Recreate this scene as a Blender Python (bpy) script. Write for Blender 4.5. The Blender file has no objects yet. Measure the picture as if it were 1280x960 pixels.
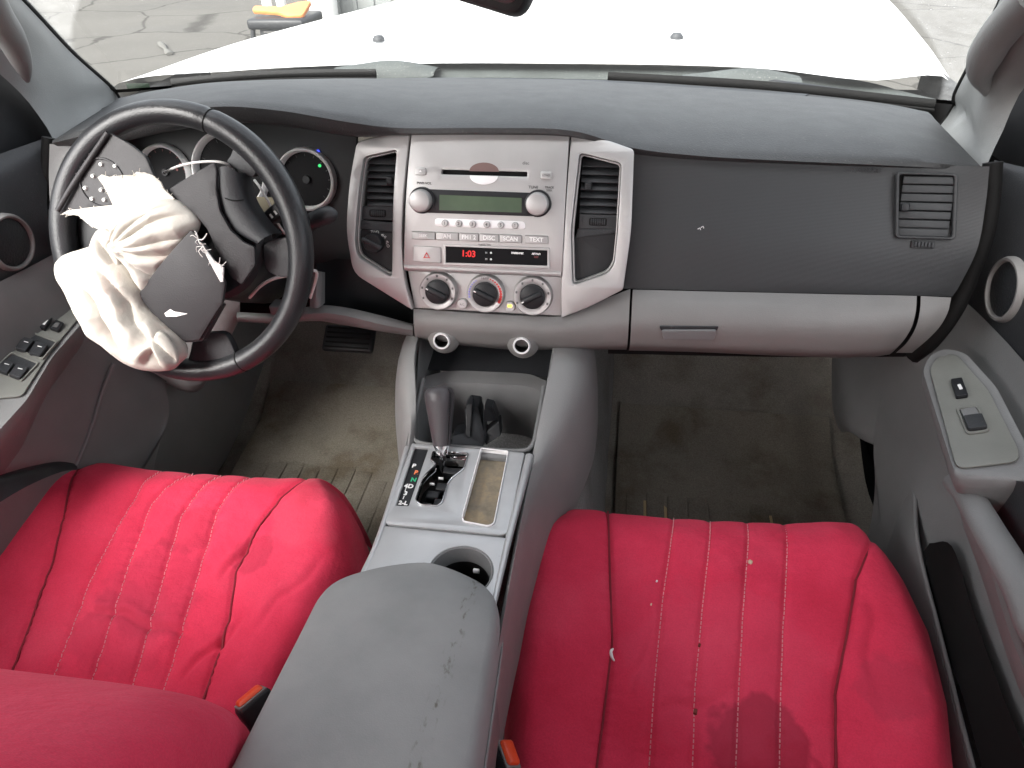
import bpy, bmesh, math, random
from mathutils import Vector, Matrix, noise

random.seed(7)
scene = bpy.context.scene
COL = scene.collection
R = math.radians

# ---------------------------------------------------------------- camera, sky, sun, exposure
cam_data = bpy.data.cameras.new('camera')
cam_data.lens = 25.31
cam_data.sensor_width = 36.0
cam_data.clip_start = 0.02
cam_data.clip_end = 600.0
cam = bpy.data.objects.new('camera', cam_data)
COL.objects.link(cam)
cam.matrix_world = (Matrix.Translation((0.19, 0.0, 1.70)) @ Matrix.Rotation(R(9.3), 4, 'Z')
                    @ Matrix.Rotation(R(54.0), 4, 'X') @ Matrix.Rotation(R(-1.75), 4, 'Z'))
scene.camera = cam

SUN_ELEV, SUN_ROT = R(44), R(208)      # behind the cab, on the driver's side
world = bpy.data.worlds.new('World')
scene.world = world
world.use_nodes = True
wn = world.node_tree.nodes
wl = world.node_tree.links
wn.clear()
sky = wn.new('ShaderNodeTexSky')
sky.sky_type = 'NISHITA'
sky.sun_disc = False
sky.sun_elevation = SUN_ELEV
sky.sun_rotation = SUN_ROT
sky.air_density = 1.0
sky.dust_density = 6.0
sky.ozone_density = 1.0
hsv = wn.new('ShaderNodeHueSaturation')           # overcast: the blue washed out of the sky
hsv.inputs['Saturation'].default_value = 0.25
bg = wn.new('ShaderNodeBackground')
bg.inputs['Strength'].default_value = 0.15
wout = wn.new('ShaderNodeOutputWorld')
wl.new(sky.outputs[0], hsv.inputs['Color'])
wl.new(hsv.outputs[0], bg.inputs['Color'])
wl.new(bg.outputs[0], wout.inputs['Surface'])

sun_data = bpy.data.lights.new('sun', 'SUN')
sun_data.energy = 0.5
sun_data.angle = R(40)
sun_data.color = (1.0, 0.97, 0.92)
sun = bpy.data.objects.new('sun', sun_data)
COL.objects.link(sun)
# the lamp shines from the same side of the sky as the sky texture's sun
sd = Vector((math.sin(SUN_ROT) * math.cos(SUN_ELEV), math.cos(SUN_ROT) * math.cos(SUN_ELEV), math.sin(SUN_ELEV)))
sun.rotation_euler = (-sd).to_track_quat('-Z', 'Y').to_euler()
sun.location = (0, 0, 6)

vs = scene.view_settings
vs.view_transform = 'Standard'
vs.look = 'None'
vs.exposure = 2.5
vs.gamma = 1.0
vs.use_curve_mapping = False
scene.cycles.use_denoising = True
scene.cycles.max_bounces = 8
scene.cycles.diffuse_bounces = 5
scene.cycles.glossy_bounces = 4
scene.cycles.transparent_max_bounces = 12
scene.cycles.sample_clamp_indirect = 6.0

# ---------------------------------------------------------------- local frames of the flat faces: origin, right, up
FRAMES = {
    'ST': ((0.0, 0.95, 1.135), (1.0, 0.0, 0.0), (0.0, 0.3048, 0.9524)),
    'WH': ((-0.407, 0.84, 1.279), (1.0, 0.0, 0.0), (0.0, 0.342, 0.9397)),
    'SH': ((0.0, 0.65, 1.0), (1.0, 0.0, 0.0), (0.0, 1.0, 0.0)),
    'FP': ((0.4452, 0.985, 1.1745), (1.0, 0.0, 0.0), (0.0, 0.3464, 0.9381)),
    'FV': ((0.5766, 1.008, 1.2548), (0.9918, -0.1159, 0.0541), (0.0031, 0.4447, 0.8957)),
    'GL': ((0.3045, 0.9425, 1.1238), (1.0, 0.0, 0.0), (0.0, -0.1191, 0.9929)),
    'CL': ((-0.4525, 1.1, 1.2924), (1.0, 0.0, 0.0), (0.0, 0.2425, 0.9701)),
    'AR': ((0.665, 0.85, 1.1), (0.9707, 0.0, 0.2402), (0.0, 1.0, 0.0)),
    'AL': ((-0.69, 0.85, 1.1), (0.9707, 0.0, -0.2402), (0.0, 1.0, 0.0)),
    'DR': ((0.738, 1.0, 1.2), (0.0, -1.0, 0.0), (0.0, 0.0, 1.0)),
    'DL': ((-0.738, 0.95, 1.2), (0.0, 1.0, 0.0), (0.0, 0.0, 1.0)),
    'PS': ((0.36, 0.42, 0.815), (1.0, 0.0, 0.0), (0.0, 0.979, 0.204)),
    'DS': ((-0.4, 0.45, 0.845), (1.0, 0.0, 0.0), (0.0, 0.9864, 0.1644)),
    'SK': ((0.0, 0.928, 1.07), (1.0, 0.0, 0.0), (0.0, 0.2425, 0.9701)),
    'LS': ((-0.62, 0.985, 1.24), (1.0, 0.0, 0.0), (0.0, 0.1961, 0.9806)),
}

def frame(name):
    o, ex, ey = (Vector(v) for v in FRAMES[name])
    n = ex.cross(ey)
    m = Matrix((ex, ey, n)).transposed().to_4x4()
    m.translation = o
    return m
F = {k: frame(k) for k in FRAMES}

# ---------------------------------------------------------------- materials
def nodes_of(name):
    m = bpy.data.materials.new(name)
    m.use_nodes = True
    nt = m.node_tree
    b = nt.nodes['Principled BSDF']
    return m, nt, b

def setb(b, color=None, rough=0.5, metal=0.0, spec=0.5, **kw):
    if color is not None:
        b.inputs['Base Color'].default_value = (*color, 1)
    b.inputs['Roughness'].default_value = rough
    b.inputs['Metallic'].default_value = metal
    b.inputs['Specular IOR Level'].default_value = spec
    for k, v in kw.items():
        b.inputs[k].default_value = v

def coords(nt, scale=None):
    tc = nt.nodes.new('ShaderNodeTexCoord')
    if scale is None:
        return tc.outputs['Object']
    mp = nt.nodes.new('ShaderNodeMapping')
    mp.inputs['Scale'].default_value = scale
    nt.links.new(tc.outputs['Object'], mp.inputs['Vector'])
    return mp.outputs[0]

def tex_noise(nt, vec, scale, detail=3.0, rough=0.55):
    n = nt.nodes.new('ShaderNodeTexNoise')
    n.inputs['Scale'].default_value = scale
    n.inputs['Detail'].default_value = detail
    n.inputs['Roughness'].default_value = rough
    nt.links.new(vec, n.inputs['Vector'])
    return n.outputs['Fac']

def ramp(nt, fac, stops):
    r = nt.nodes.new('ShaderNodeValToRGB')
    els = r.color_ramp.elements
    while len(els) > 1:
        els.remove(els[-1])
    els[0].position = stops[0][0]
    els[0].color = (*stops[0][1], 1)
    for p, c in stops[1:]:
        e = els.new(p)
        e.color = (*c, 1)
    nt.links.new(fac, r.inputs['Fac'])
    return r.outputs['Color']

def mix(nt, fac, a, b):
    m = nt.nodes.new('ShaderNodeMix')
    m.data_type = 'RGBA'
    if isinstance(fac, float):
        m.inputs['Factor'].default_value = fac
    else:
        nt.links.new(fac, m.inputs['Factor'])
    for key, v in (('A', a), ('B', b)):
        s = [i for i in m.inputs if i.name == key and i.type == 'RGBA'][0]
        if isinstance(v, tuple):
            s.default_value = (*v, 1)
        else:
            nt.links.new(v, s)
    return [o for o in m.outputs if o.type == 'RGBA'][0]

def bump(nt, b, height, strength=0.2, dist=0.001):
    bp = nt.nodes.new('ShaderNodeBump')
    bp.inputs['Strength'].default_value = strength
    bp.inputs['Distance'].default_value = dist
    nt.links.new(height, bp.inputs['Height'])
    nt.links.new(bp.outputs[0], b.inputs['Normal'])
    return bp

def plastic(name, color, rough=0.5, grain=700, gs=0.25, spec=0.4, wear=0.12, dust=0.0):
    """moulded plastic: fine grain, faint uneven gloss, a little dust"""
    m, nt, b = nodes_of(name)
    setb(b, color, rough, 0, spec)
    v = coords(nt)
    dark = tuple(c * (1 - wear) for c in color)
    lite = tuple(min(1, c * (1 + wear)) for c in color)
    col = ramp(nt, tex_noise(nt, v, 9, 4), [(0.3, dark), (0.7, lite)])
    if dust:
        sp = ramp(nt, tex_noise(nt, v, 260, 2, 0.7), [(0.62, (0, 0, 0)), (0.75, (dust, dust, dust))])
        col = mix(nt, sp, col, (0.5, 0.48, 0.45))
    nt.links.new(col, b.inputs['Base Color'])
    rr = nt.nodes.new('ShaderNodeMapRange')
    rr.inputs['To Min'].default_value = rough - 0.07
    rr.inputs['To Max'].default_value = rough + 0.09
    nt.links.new(tex_noise(nt, v, 25, 4), rr.inputs['Value'])
    nt.links.new(rr.outputs[0], b.inputs['Roughness'])
    if grain:
        vo = nt.nodes.new('ShaderNodeTexVoronoi')
        vo.inputs['Scale'].default_value = grain
        nt.links.new(v, vo.inputs['Vector'])
        bump(nt, b, vo.outputs['Distance'], gs, 0.0006)
    return m

def plain(name, color, rough=0.5, metal=0.0, spec=0.5, **kw):
    m, nt, b = nodes_of(name)
    setb(b, color, rough, metal, spec, **kw)
    v = coords(nt)
    rr = nt.nodes.new('ShaderNodeMapRange')
    rr.inputs['To Min'].default_value = max(0.02, rough - 0.05)
    rr.inputs['To Max'].default_value = min(1, rough + 0.07)
    nt.links.new(tex_noise(nt, v, 60, 3), rr.inputs['Value'])
    nt.links.new(rr.outputs[0], b.inputs['Roughness'])
    return m

def glow(name, color, strength):
    m, nt, b = nodes_of(name)
    setb(b, color, 0.4)
    b.inputs['Emission Color'].default_value = (*color, 1)
    b.inputs['Emission Strength'].default_value = strength
    return m

M = {}
M['pad'] = plastic('charcoal_dash_skin', (0.044, 0.0455, 0.047), 0.56, 420, 0.55, 0.34, 0.04, 0.10)
M['fascia'] = plastic('charcoal_fascia', (0.030, 0.032, 0.034), 0.52, 0, 0.3, 0.42)
M['black'] = plastic('black_plastic', (0.012, 0.013, 0.015), 0.45, 600, 0.2, 0.4)
M['dark'] = plastic('dark_grey_plastic', (0.028, 0.030, 0.033), 0.5, 600, 0.3, 0.4, 0.12, 0.05)
M['blackgap'] = plain('black_rubber_and_shade', (0.006, 0.006, 0.006), 0.7, spec=0.2)
M['grey'] = plastic('light_grey_plastic', (0.19, 0.187, 0.182), 0.5, 600, 0.3, 0.4, 0.07, 0.04)
M['midgrey'] = plastic('mid_grey_plastic', (0.165, 0.168, 0.168), 0.5, 600, 0.3, 0.4, 0.09, 0.04)
M['pillar'] = plastic('pillar_grey_plastic', (0.23, 0.235, 0.232), 0.6, 500, 0.35, 0.35, 0.06)
M['flank'] = plastic('grey_console_plastic', (0.215, 0.217, 0.215), 0.45, 600, 0.3, 0.45, 0.06, 0.04)
M['chrome'] = plain('chrome', (0.75, 0.75, 0.76), 0.12, 1.0)
M['ringsilver'] = plain('satin_silver_ring', (0.85, 0.85, 0.85), 0.42, 0.1)
M['rivet'] = plain('rivet_grey', (0.42, 0.42, 0.41), 0.6)
M['white'] = plain('white_print', (0.75, 0.75, 0.74), 0.6)
M['printgrey'] = plain('grey_print', (0.10, 0.10, 0.10), 0.6)
M['orange_print'] = plain('orange_print', (0.75, 0.2, 0.08), 0.6)
M['green_print'] = plain('green_print', (0.03, 0.42, 0.2), 0.6)
M['red_print'] = plain('red_print', (0.55, 0.03, 0.03), 0.6)
M['wire'] = plain('white_insulation', (0.62, 0.60, 0.58), 0.45)
M['amber'] = glow('amber_lamp', (1.0, 0.45, 0.03), 1.2)
M['redled'] = glow('red_led', (0.55, 0.012, 0.012), 0.16)
M['blueled'] = glow('blue_led', (0.03, 0.06, 0.9), 0.35)
M['greenled'] = glow('green_led', (0.02, 0.5, 0.12), 0.25)

def silver():
    m, nt, b = nodes_of('silver_paint')
    setb(b, (0.52, 0.51, 0.50), 0.46, 0.6, 0.5)
    v = coords(nt)
    c = ramp(nt, tex_noise(nt, v, 14, 5), [(0.3, (0.43, 0.425, 0.42)), (0.7, (0.48, 0.475, 0.47))])
    nt.links.new(c, b.inputs['Base Color'])
    bump(nt, b, tex_noise(nt, v, 1500, 1), 0.05, 0.0004)
    return m
M['silver'] = silver()

def console_silver():
    m, nt, b = nodes_of('scuffed_silver_paint')
    setb(b, (0.5, 0.5, 0.5), 0.42, 0.5, 0.5)
    v = coords(nt)
    base = ramp(nt, tex_noise(nt, v, 11, 5), [(0.3, (0.44, 0.45, 0.455)), (0.7, (0.52, 0.53, 0.535))])
    scuff = ramp(nt, tex_noise(nt, coords(nt, (60, 180, 60)), 1.0, 5, 0.7), [(0.66, (0, 0, 0)), (0.72, (0.5, 0.5, 0.5))])
    col = mix(nt, scuff, base, (0.25, 0.24, 0.23))
    nt.links.new(col, b.inputs['Base Color'])
    return m
M['csilver'] = console_silver()

def leather(name, color, rough=0.33):
    m, nt, b = nodes_of(name)
    setb(b, color, rough, 0, 0.5)
    v = coords(nt)
    vo = nt.nodes.new('ShaderNodeTexVoronoi')
    vo.inputs['Scale'].default_value = 420
    nt.links.new(v, vo.inputs['Vector'])
    bump(nt, b, vo.outputs['Distance'], 0.25, 0.0008)
    rr = nt.nodes.new('ShaderNodeMapRange')
    rr.inputs['To Min'].default_value = rough - 0.1
    rr.inputs['To Max'].default_value = rough + 0.14
    nt.links.new(tex_noise(nt, v, 30, 4), rr.inputs['Value'])
    nt.links.new(rr.outputs[0], b.inputs['Roughness'])
    return m
M['leather'] = leather('black_leather', (0.017, 0.018, 0.020))
M['shiftleather'] = leather('grey_leather', (0.055, 0.052, 0.056), 0.42)

def fabric(name, stains):
    """red seat cover: woven, slightly faded in patches, with dark stains at given spots (x, y, z, radius)"""
    m, nt, b = nodes_of(name)
    setb(b, (0.6, 0.02, 0.06), 0.85, 0, 0.25)
    b.inputs['Sheen Weight'].default_value = 0.12
    b.inputs['Sheen Roughness'].default_value = 0.5
    b.inputs['Sheen Tint'].default_value = (1, 0.55, 0.6, 1)
    v = coords(nt)
    col = ramp(nt, tex_noise(nt, v, 7, 5, 0.6), [(0.25, (0.57, 0.022, 0.062)), (0.5, (0.65, 0.034, 0.085)), (0.78, (0.70, 0.058, 0.115))])
    fine = ramp(nt, tex_noise(nt, v, 500, 2), [(0.3, (0.86, 0.86, 0.86)), (0.7, (1, 1, 1))])
    mm = nt.nodes.new('ShaderNodeMix')
    mm.data_type = 'RGBA'
    mm.blend_type = 'MULTIPLY'
    mm.inputs['Factor'].default_value = 1.0
    nt.links.new(col, [i for i in mm.inputs if i.name == 'A' and i.type == 'RGBA'][0])
    nt.links.new(fine, [i for i in mm.inputs if i.name == 'B' and i.type == 'RGBA'][0])
    col = [o for o in mm.outputs if o.type == 'RGBA'][0]
    wob = nt.nodes.new('ShaderNodeTexNoise')
    wob.inputs['Scale'].default_value = 28
    wob.inputs['Detail'].default_value = 5
    nt.links.new(v, wob.inputs['Vector'])
    for (x, y, z, r, amt, tint) in stains:
        d = nt.nodes.new('ShaderNodeVectorMath')
        d.operation = 'DISTANCE'
        d.inputs[1].default_value = (x, y, z)
        nt.links.new(v, d.inputs[0])
        ad = nt.nodes.new('ShaderNodeMath')
        ad.operation = 'MULTIPLY_ADD'
        ad.inputs[1].default_value = r * 1.1
        nt.links.new(wob.outputs['Fac'], ad.inputs[0])
        nt.links.new(d.outputs['Value'], ad.inputs[2])
        f = nt.nodes.new('ShaderNodeMapRange')
        f.inputs['From Min'].default_value = r * 1.28
        f.inputs['From Max'].default_value = r * 1.46
        f.inputs['To Min'].default_value = amt
        f.inputs['To Max'].default_value = 0
        nt.links.new(ad.outputs[0], f.inputs['Value'])
        col = mix(nt, f.outputs[0], col, tint)
    nt.links.new(col, b.inputs['Base Color'])
    # weave: two crossed waves
    w1 = nt.nodes.new('ShaderNodeTexWave')
    w1.bands_direction = 'X'
    w1.inputs['Scale'].default_value = 210
    w2 = nt.nodes.new('ShaderNodeTexWave')
    w2.bands_direction = 'Y'
    w2.inputs['Scale'].default_value = 210
    nt.links.new(v, w1.inputs['Vector'])
    nt.links.new(v, w2.inputs['Vector'])
    a = nt.nodes.new('ShaderNodeMath')
    a.operation = 'ADD'
    nt.links.new(w1.outputs['Fac'], a.inputs[0])
    nt.links.new(w2.outputs['Fac'], a.inputs[1])
    b1 = bump(nt, b, a.outputs[0], 0.12, 0.0006)
    b2 = nt.nodes.new('ShaderNodeBump')
    b2.inputs['Strength'].default_value = 0.7
    b2.inputs['Distance'].default_value = 0.006
    nt.links.new(tex_noise(nt, v, 24, 5, 0.6), b2.inputs['Height'])
    nt.links.new(b2.outputs[0], b1.inputs['Normal'])
    return m

def carpet(name, c1, c2, dirt):
    m, nt, b = nodes_of(name)
    setb(b, c1, 0.95, 0, 0.1)
    v = coords(nt)
    col = ramp(nt, tex_noise(nt, v, 5, 6, 0.65), [(0.3, c1), (0.7, c2)])
    f = ramp(nt, tex_noise(nt, v, 9, 5, 0.6), [(0.48, (0, 0, 0)), (0.68, (0.75, 0.75, 0.75))])
    col = mix(nt, f, col, dirt)
    fine = ramp(nt, tex_noise(nt, v, 380, 3), [(0.3, (0.7, 0.7, 0.7)), (0.7, (1.15, 1.15, 1.15))])
    mm = nt.nodes.new('ShaderNodeMix')
    mm.data_type = 'RGBA'
    mm.blend_type = 'MULTIPLY'
    mm.inputs['Factor'].default_value = 1.0
    nt.links.new(col, [i for i in mm.inputs if i.name == 'A' and i.type == 'RGBA'][0])
    nt.links.new(fine, [i for i in mm.inputs if i.name == 'B' and i.type == 'RGBA'][0])
    nt.links.new([o for o in mm.outputs if o.type == 'RGBA'][0], b.inputs['Base Color'])
    bump(nt, b, tex_noise(nt, v, 420, 3), 0.6, 0.002)
    return m
M['carpet'] = carpet('dirty_carpet', (0.19, 0.178, 0.158), (0.245, 0.228, 0.197), (0.125, 0.107, 0.08))
M['mat'] = carpet('dirty_rubber_mat', (0.175, 0.16, 0.135), (0.225, 0.205, 0.167), (0.105, 0.085, 0.056))
M['groove'] = plain('dark_groove_rubber', (0.012, 0.011, 0.010), 0.8)
M['sandgroove'] = plain('sandy_groove', (0.42, 0.33, 0.19), 0.95, spec=0.1)
M['greycarpet'] = carpet('grey_side_carpet', (0.26, 0.26, 0.25), (0.32, 0.32, 0.31), (0.2, 0.19, 0.18))

def armrest_cloth():
    m, nt, b = nodes_of('grey_armrest_cloth')
    setb(b, (0.25, 0.255, 0.255), 0.8, 0, 0.25)
    v = coords(nt)
    col = ramp(nt, tex_noise(nt, v, 13, 6, 0.6), [(0.3, (0.235, 0.242, 0.240)), (0.7, (0.285, 0.290, 0.288))])
    # a line of dark rub marks along the right edge
    sx = nt.nodes.new('ShaderNodeSeparateXYZ')
    nt.links.new(v, sx.inputs[0])
    mr = nt.nodes.new('ShaderNodeMath')
    mr.operation = 'MULTIPLY_ADD'
    mr.inputs[1].default_value = 0.03
    mr.inputs[2].default_value = 0.036
    nt.links.new(sx.outputs['Y'], mr.inputs[0])
    df = nt.nodes.new('ShaderNodeMath')
    df.operation = 'SUBTRACT'
    nt.links.new(sx.outputs['X'], df.inputs[0])
    nt.links.new(mr.outputs[0], df.inputs[1])
    ab = nt.nodes.new('ShaderNodeMath')
    ab.operation = 'ABSOLUTE'
    nt.links.new(df.outputs[0], ab.inputs[0])
    band = nt.nodes.new('ShaderNodeMapRange')
    band.inputs['From Min'].default_value = 0.002
    band.inputs['From Max'].default_value = 0.010
    band.inputs['To Min'].default_value = 1
    band.inputs['To Max'].default_value = 0
    nt.links.new(ab.outputs[0], band.inputs['Value'])
    spots = ramp(nt, tex_noise(nt, coords(nt, (200, 70, 60)), 1.0, 5, 0.65), [(0.545, (0, 0, 0)), (0.68, (0.7, 0.7, 0.7))])
    ml = nt.nodes.new('ShaderNodeMath')
    ml.operation = 'MULTIPLY'
    nt.links.new(band.outputs[0], ml.inputs[0])
    nt.links.new(spots, ml.inputs[1])
    col = mix(nt, ml.outputs[0], col, (0.075, 0.062, 0.045))
    nt.links.new(col, b.inputs['Base Color'])
    bump(nt, b, tex_noise(nt, v, 700, 2), 0.25, 0.0008)
    return m
M['armrest'] = armrest_cloth()

def bag_cloth():
    m, nt, b = nodes_of('airbag_cloth')
    setb(b, (0.78, 0.74, 0.66), 0.85, 0, 0.2)
    b.inputs['Subsurface Weight'].default_value = 0.0
    v = coords(nt)
    col = ramp(nt, tex_noise(nt, v, 12, 4), [(0.3, (0.40, 0.38, 0.34)), (0.7, (0.48, 0.46, 0.42))])
    pk = ramp(nt, tex_noise(nt, v, 16, 3), [(0.58, (0, 0, 0)), (0.75, (0.35, 0.35, 0.35))])
    col = mix(nt, pk, col, (0.60, 0.38, 0.32))
    nt.links.new(col, b.inputs['Base Color'])
    bump(nt, b, tex_noise(nt, v, 60, 5), 0.4, 0.004)
    return m
M['bag'] = bag_cloth()
M['cover'] = plastic('airbag_cover_plastic', (0.027, 0.026, 0.028), 0.55, 500, 0.3, 0.35)
M['orange'] = plain('orange_buckle_button', (0.75, 0.075, 0.02), 0.4)
M['beige'] = plain('beige_debris', (0.55, 0.45, 0.32), 0.8)

# ---------------------------------------------------------------- building helpers
def finish(me, smooth=True, angle=40):
    if smooth:
        for p in me.polygons:
            p.use_smooth = True
        me.set_sharp_from_angle(angle=R(angle))

def link(name, me, m, parent=None):
    o = bpy.data.objects.new(name, me)
    if m is not None:
        me.materials.clear()
        me.materials.append(M[m] if isinstance(m, str) else m)
    COL.objects.link(o)
    if parent is not None:
        o.parent = parent
        w = Matrix.Identity(4)
        p = parent
        while p is not None:
            if p.type == 'EMPTY':
                w = p.matrix_basis
            p = p.parent
        if parent.type == 'EMPTY':
            o.matrix_parent_inverse = parent.matrix_basis.inverted()
    return o

def thing(name, label, cat, loc, group=None):
    o = bpy.data.objects.new(name, None)
    o.empty_display_size = 0.05
    COL.objects.link(o)
    o.location = loc
    return tag(o, label, cat, group)

def tag(o, label, cat, group=None):
    o['label'] = label
    o['category'] = cat
    if group:
        o['group'] = group
    return o

def structure(o):
    o['kind'] = 'structure'
    return o

def from_bm(name, bm, m, parent=None, smooth=True, angle=40):
    bmesh.ops.recalc_face_normals(bm, faces=bm.faces)
    me = bpy.data.meshes.new(name)
    bm.to_mesh(me)
    bm.free()
    finish(me, smooth, angle)
    return link(name, me, m, parent)

def rounded(pts, r=0.004, seg=4):
    """polygon with its corners rounded"""
    out = []
    n = len(pts)
    for i in range(n):
        p0, p1, p2 = Vector(pts[i - 1]), Vector(pts[i]), Vector(pts[(i + 1) % n])
        rr = r[i] if isinstance(r, (list, tuple)) else r
        d0, d2 = p0 - p1, p2 - p1
        l = min(rr, d0.length * 0.48, d2.length * 0.48)
        if l < 1e-6:
            out.append(tuple(p1))
            continue
        a = p1 + d0.normalized() * l
        b = p1 + d2.normalized() * l
        for k in range(seg + 1):
            t = k / seg
            q = a * (1 - t) ** 2 + p1 * 2 * t * (1 - t) + b * t * t
            out.append(tuple(q))
    return out

def circle(c, r, n=24, ry=None):
    ry = ry or r
    return [(c[0] + r * math.cos(2 * math.pi * k / n), c[1] + ry * math.sin(2 * math.pi * k / n)) for k in range(n)]

def rect(c, w, h):
    return [(c[0] - w / 2, c[1] - h / 2), (c[0] + w / 2, c[1] - h / 2), (c[0] + w / 2, c[1] + h / 2), (c[0] - w / 2, c[1] + h / 2)]

def plate(name, outlines, th, fr, m, parent=None, c=0.0, bev=0.001, warp=None, cuts=(), cutsx=(), smooth=True):
    """flat piece of thickness th in a frame (back at c), with holes and rounded edges"""
    cu = bpy.data.curves.new(name, 'CURVE')
    cu.dimensions = '2D'
    cu.fill_mode = 'BOTH'
    cu.extrude = max(1e-5, th / 2 - bev)
    cu.bevel_depth = bev
    cu.bevel_resolution = 1 if bev else 0
    cu.offset = -bev
    for ol in outlines:
        sp = cu.splines.new('POLY')
        sp.points.add(len(ol) - 1)
        for i, p in enumerate(ol):
            sp.points[i].co = (p[0], p[1], 0, 1)
        sp.use_cyclic_u = True
    tmp = bpy.data.objects.new('tmp', cu)
    me = bpy.data.meshes.new_from_object(tmp)
    bpy.data.objects.remove(tmp)
    bpy.data.curves.remove(cu)
    bm = bmesh.new()
    bm.from_mesh(me)
    bpy.data.meshes.remove(me)
    bmesh.ops.remove_doubles(bm, verts=bm.verts, dist=1e-6)
    for b in cuts:
        bmesh.ops.bisect_plane(bm, geom=bm.verts[:] + bm.edges[:] + bm.faces[:], plane_co=(0, b, 0), plane_no=(0, 1, 0))
    for a in cutsx:
        bmesh.ops.bisect_plane(bm, geom=bm.verts[:] + bm.edges[:] + bm.faces[:], plane_co=(a, 0, 0), plane_no=(1, 0, 0))
    mt = F[fr] if isinstance(fr, str) else fr
    for v in bm.verts:
        co = Vector((v.co.x, v.co.y, v.co.z + c + th / 2))
        if warp:
            co = warp(co)
        v.co = mt @ co
    return from_bm(name, bm, m, parent, smooth, 35)

def grid_mesh(name, rows, m, parent=None, closed_u=False, caps=False, thick=0.0, smooth=True, angle=60):
    """skin over rows of points"""
    nr, nc = len(rows), len(rows[0])
    verts = [tuple(p) for r in rows for p in r]
    faces = []
    for i in range(nr - 1):
        for j in range(nc if closed_u else nc - 1):
            j2 = (j + 1) % nc
            faces.append((i * nc + j, i * nc + j2, (i + 1) * nc + j2, (i + 1) * nc + j))
    if caps:
        faces.append(tuple(range(nc)))
        faces.append(tuple((nr - 1) * nc + j for j in reversed(range(nc))))
    me = bpy.data.meshes.new(name)
    me.from_pydata(verts, [], faces)
    if thick:
        bm = bmesh.new()
        bm.from_mesh(me)
        bmesh.ops.recalc_face_normals(bm, faces=bm.faces)
        bmesh.ops.solidify(bm, geom=bm.faces[:], thickness=thick)
        bm.to_mesh(me)
        bm.free()
    else:
        bm = bmesh.new()
        bm.from_mesh(me)
        bmesh.ops.recalc_face_normals(bm, faces=bm.faces)
        bm.to_mesh(me)
        bm.free()
    finish(me, smooth, angle)
    return link(name, me, m, parent)

def spline(pts, n, closed=False):
    """Catmull-Rom through the points, n samples evenly in length"""
    pts_ = [Vector(p) for p in pts]
    k = len(pts_)
    dense = []
    segs = k if closed else k - 1
    for i in range(segs):
        if closed:
            p0, p1, p2, p3 = pts_[(i - 1) % k], pts_[i], pts_[(i + 1) % k], pts_[(i + 2) % k]
        else:
            p1, p2 = pts_[i], pts_[i + 1]
            p0 = pts_[i - 1] if i > 0 else p1 * 2 - p2
            p3 = pts_[i + 2] if i + 2 < k else p2 * 2 - p1
        for s in range(16):
            t = s / 16
            dense.append(0.5 * ((2 * p1) + (p2 - p0) * t + (2 * p0 - 5 * p1 + 4 * p2 - p3) * t * t + (3 * p1 - p0 - 3 * p2 + p3) * t ** 3))
    dense.append(pts_[0].copy() if closed else pts_[-1].copy())
    L = [0.0]
    for a, b in zip(dense, dense[1:]):
        L.append(L[-1] + (b - a).length)
    out = []
    cnt = n if closed else n - 1
    j = 0
    for i in range(n):
        s = L[-1] * i / cnt
        while j < len(L) - 2 and L[j + 1] < s:
            j += 1
        d = L[j + 1] - L[j]
        t = 0 if d < 1e-9 else (s - L[j]) / d
        out.append(dense[j].lerp(dense[j + 1], min(1, t)))
    return out

def loft(name, cols, m, parent=None, nu=40, nv=16, thick=0.0, angle=60, fn=None):
    """cols: control columns of points; smooth both ways"""
    c2 = [spline(c, nv) for c in cols]
    rows = []
    for i in range(nv):
        row = spline([c[i] for c in c2], nu)
        if fn:
            row = [fn(Vector(p)) for p in row]
        rows.append(row)
    return grid_mesh(name, rows, m, parent, thick=thick, angle=angle)

def tube(name, path, r, m, parent=None, seg=10, closed=False, n=None, caps=True, flat=1.0, up=None):
    pts = spline(path, n, closed) if n else [Vector(p) for p in path]
    k = len(pts)
    rows = []
    prev = None
    for i, p in enumerate(pts):
        a = pts[i - 1] if (i > 0 or closed) else p
        b = pts[(i + 1) % k] if (i < k - 1 or closed) else p
        t = (b - a).normalized()
        if prev is None:
            ref = Vector(up) if up else (Vector((0, 0, 1)) if abs(t.z) < 0.9 else Vector((1, 0, 0)))
        else:
            ref = prev
        s = (ref - t * ref.dot(t)).normalized()
        q = t.cross(s)
        prev = s
        rad = r[int(i * len(r) / k)] if isinstance(r, (list, tuple)) else (r(i / max(1, k - 1)) if callable(r) else r)
        rows.append([p + s * (rad * flat * math.cos(2 * math.pi * j / seg)) + q * (rad * math.sin(2 * math.pi * j / seg)) for j in range(seg)])
    if closed:
        rows.append(rows[0])
        me = grid_mesh(name, rows, m, parent, closed_u=True)
        return me
    return grid_mesh(name, rows, m, parent, closed_u=True, caps=caps)

def lathe(name, prof, fr, at, m, parent=None, seg=28, sx=1.0):
    """profile of (radius, height) turned about the frame's normal at point (a, b)"""
    mt = F[fr] if isinstance(fr, str) else fr
    rows = []
    for r, h in prof:
        rows.append([mt @ Vector((at[0] + sx * r * math.cos(2 * math.pi * j / seg), at[1] + r * math.sin(2 * math.pi * j / seg), h)) for j in range(seg)])
    ring = prof[0][0] > 0.003                     # a ring: close the profile on itself instead of capping it
    if ring:
        rows.append(rows[0])
    return grid_mesh(name, rows, m, parent, closed_u=True, caps=not ring, angle=35)

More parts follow.
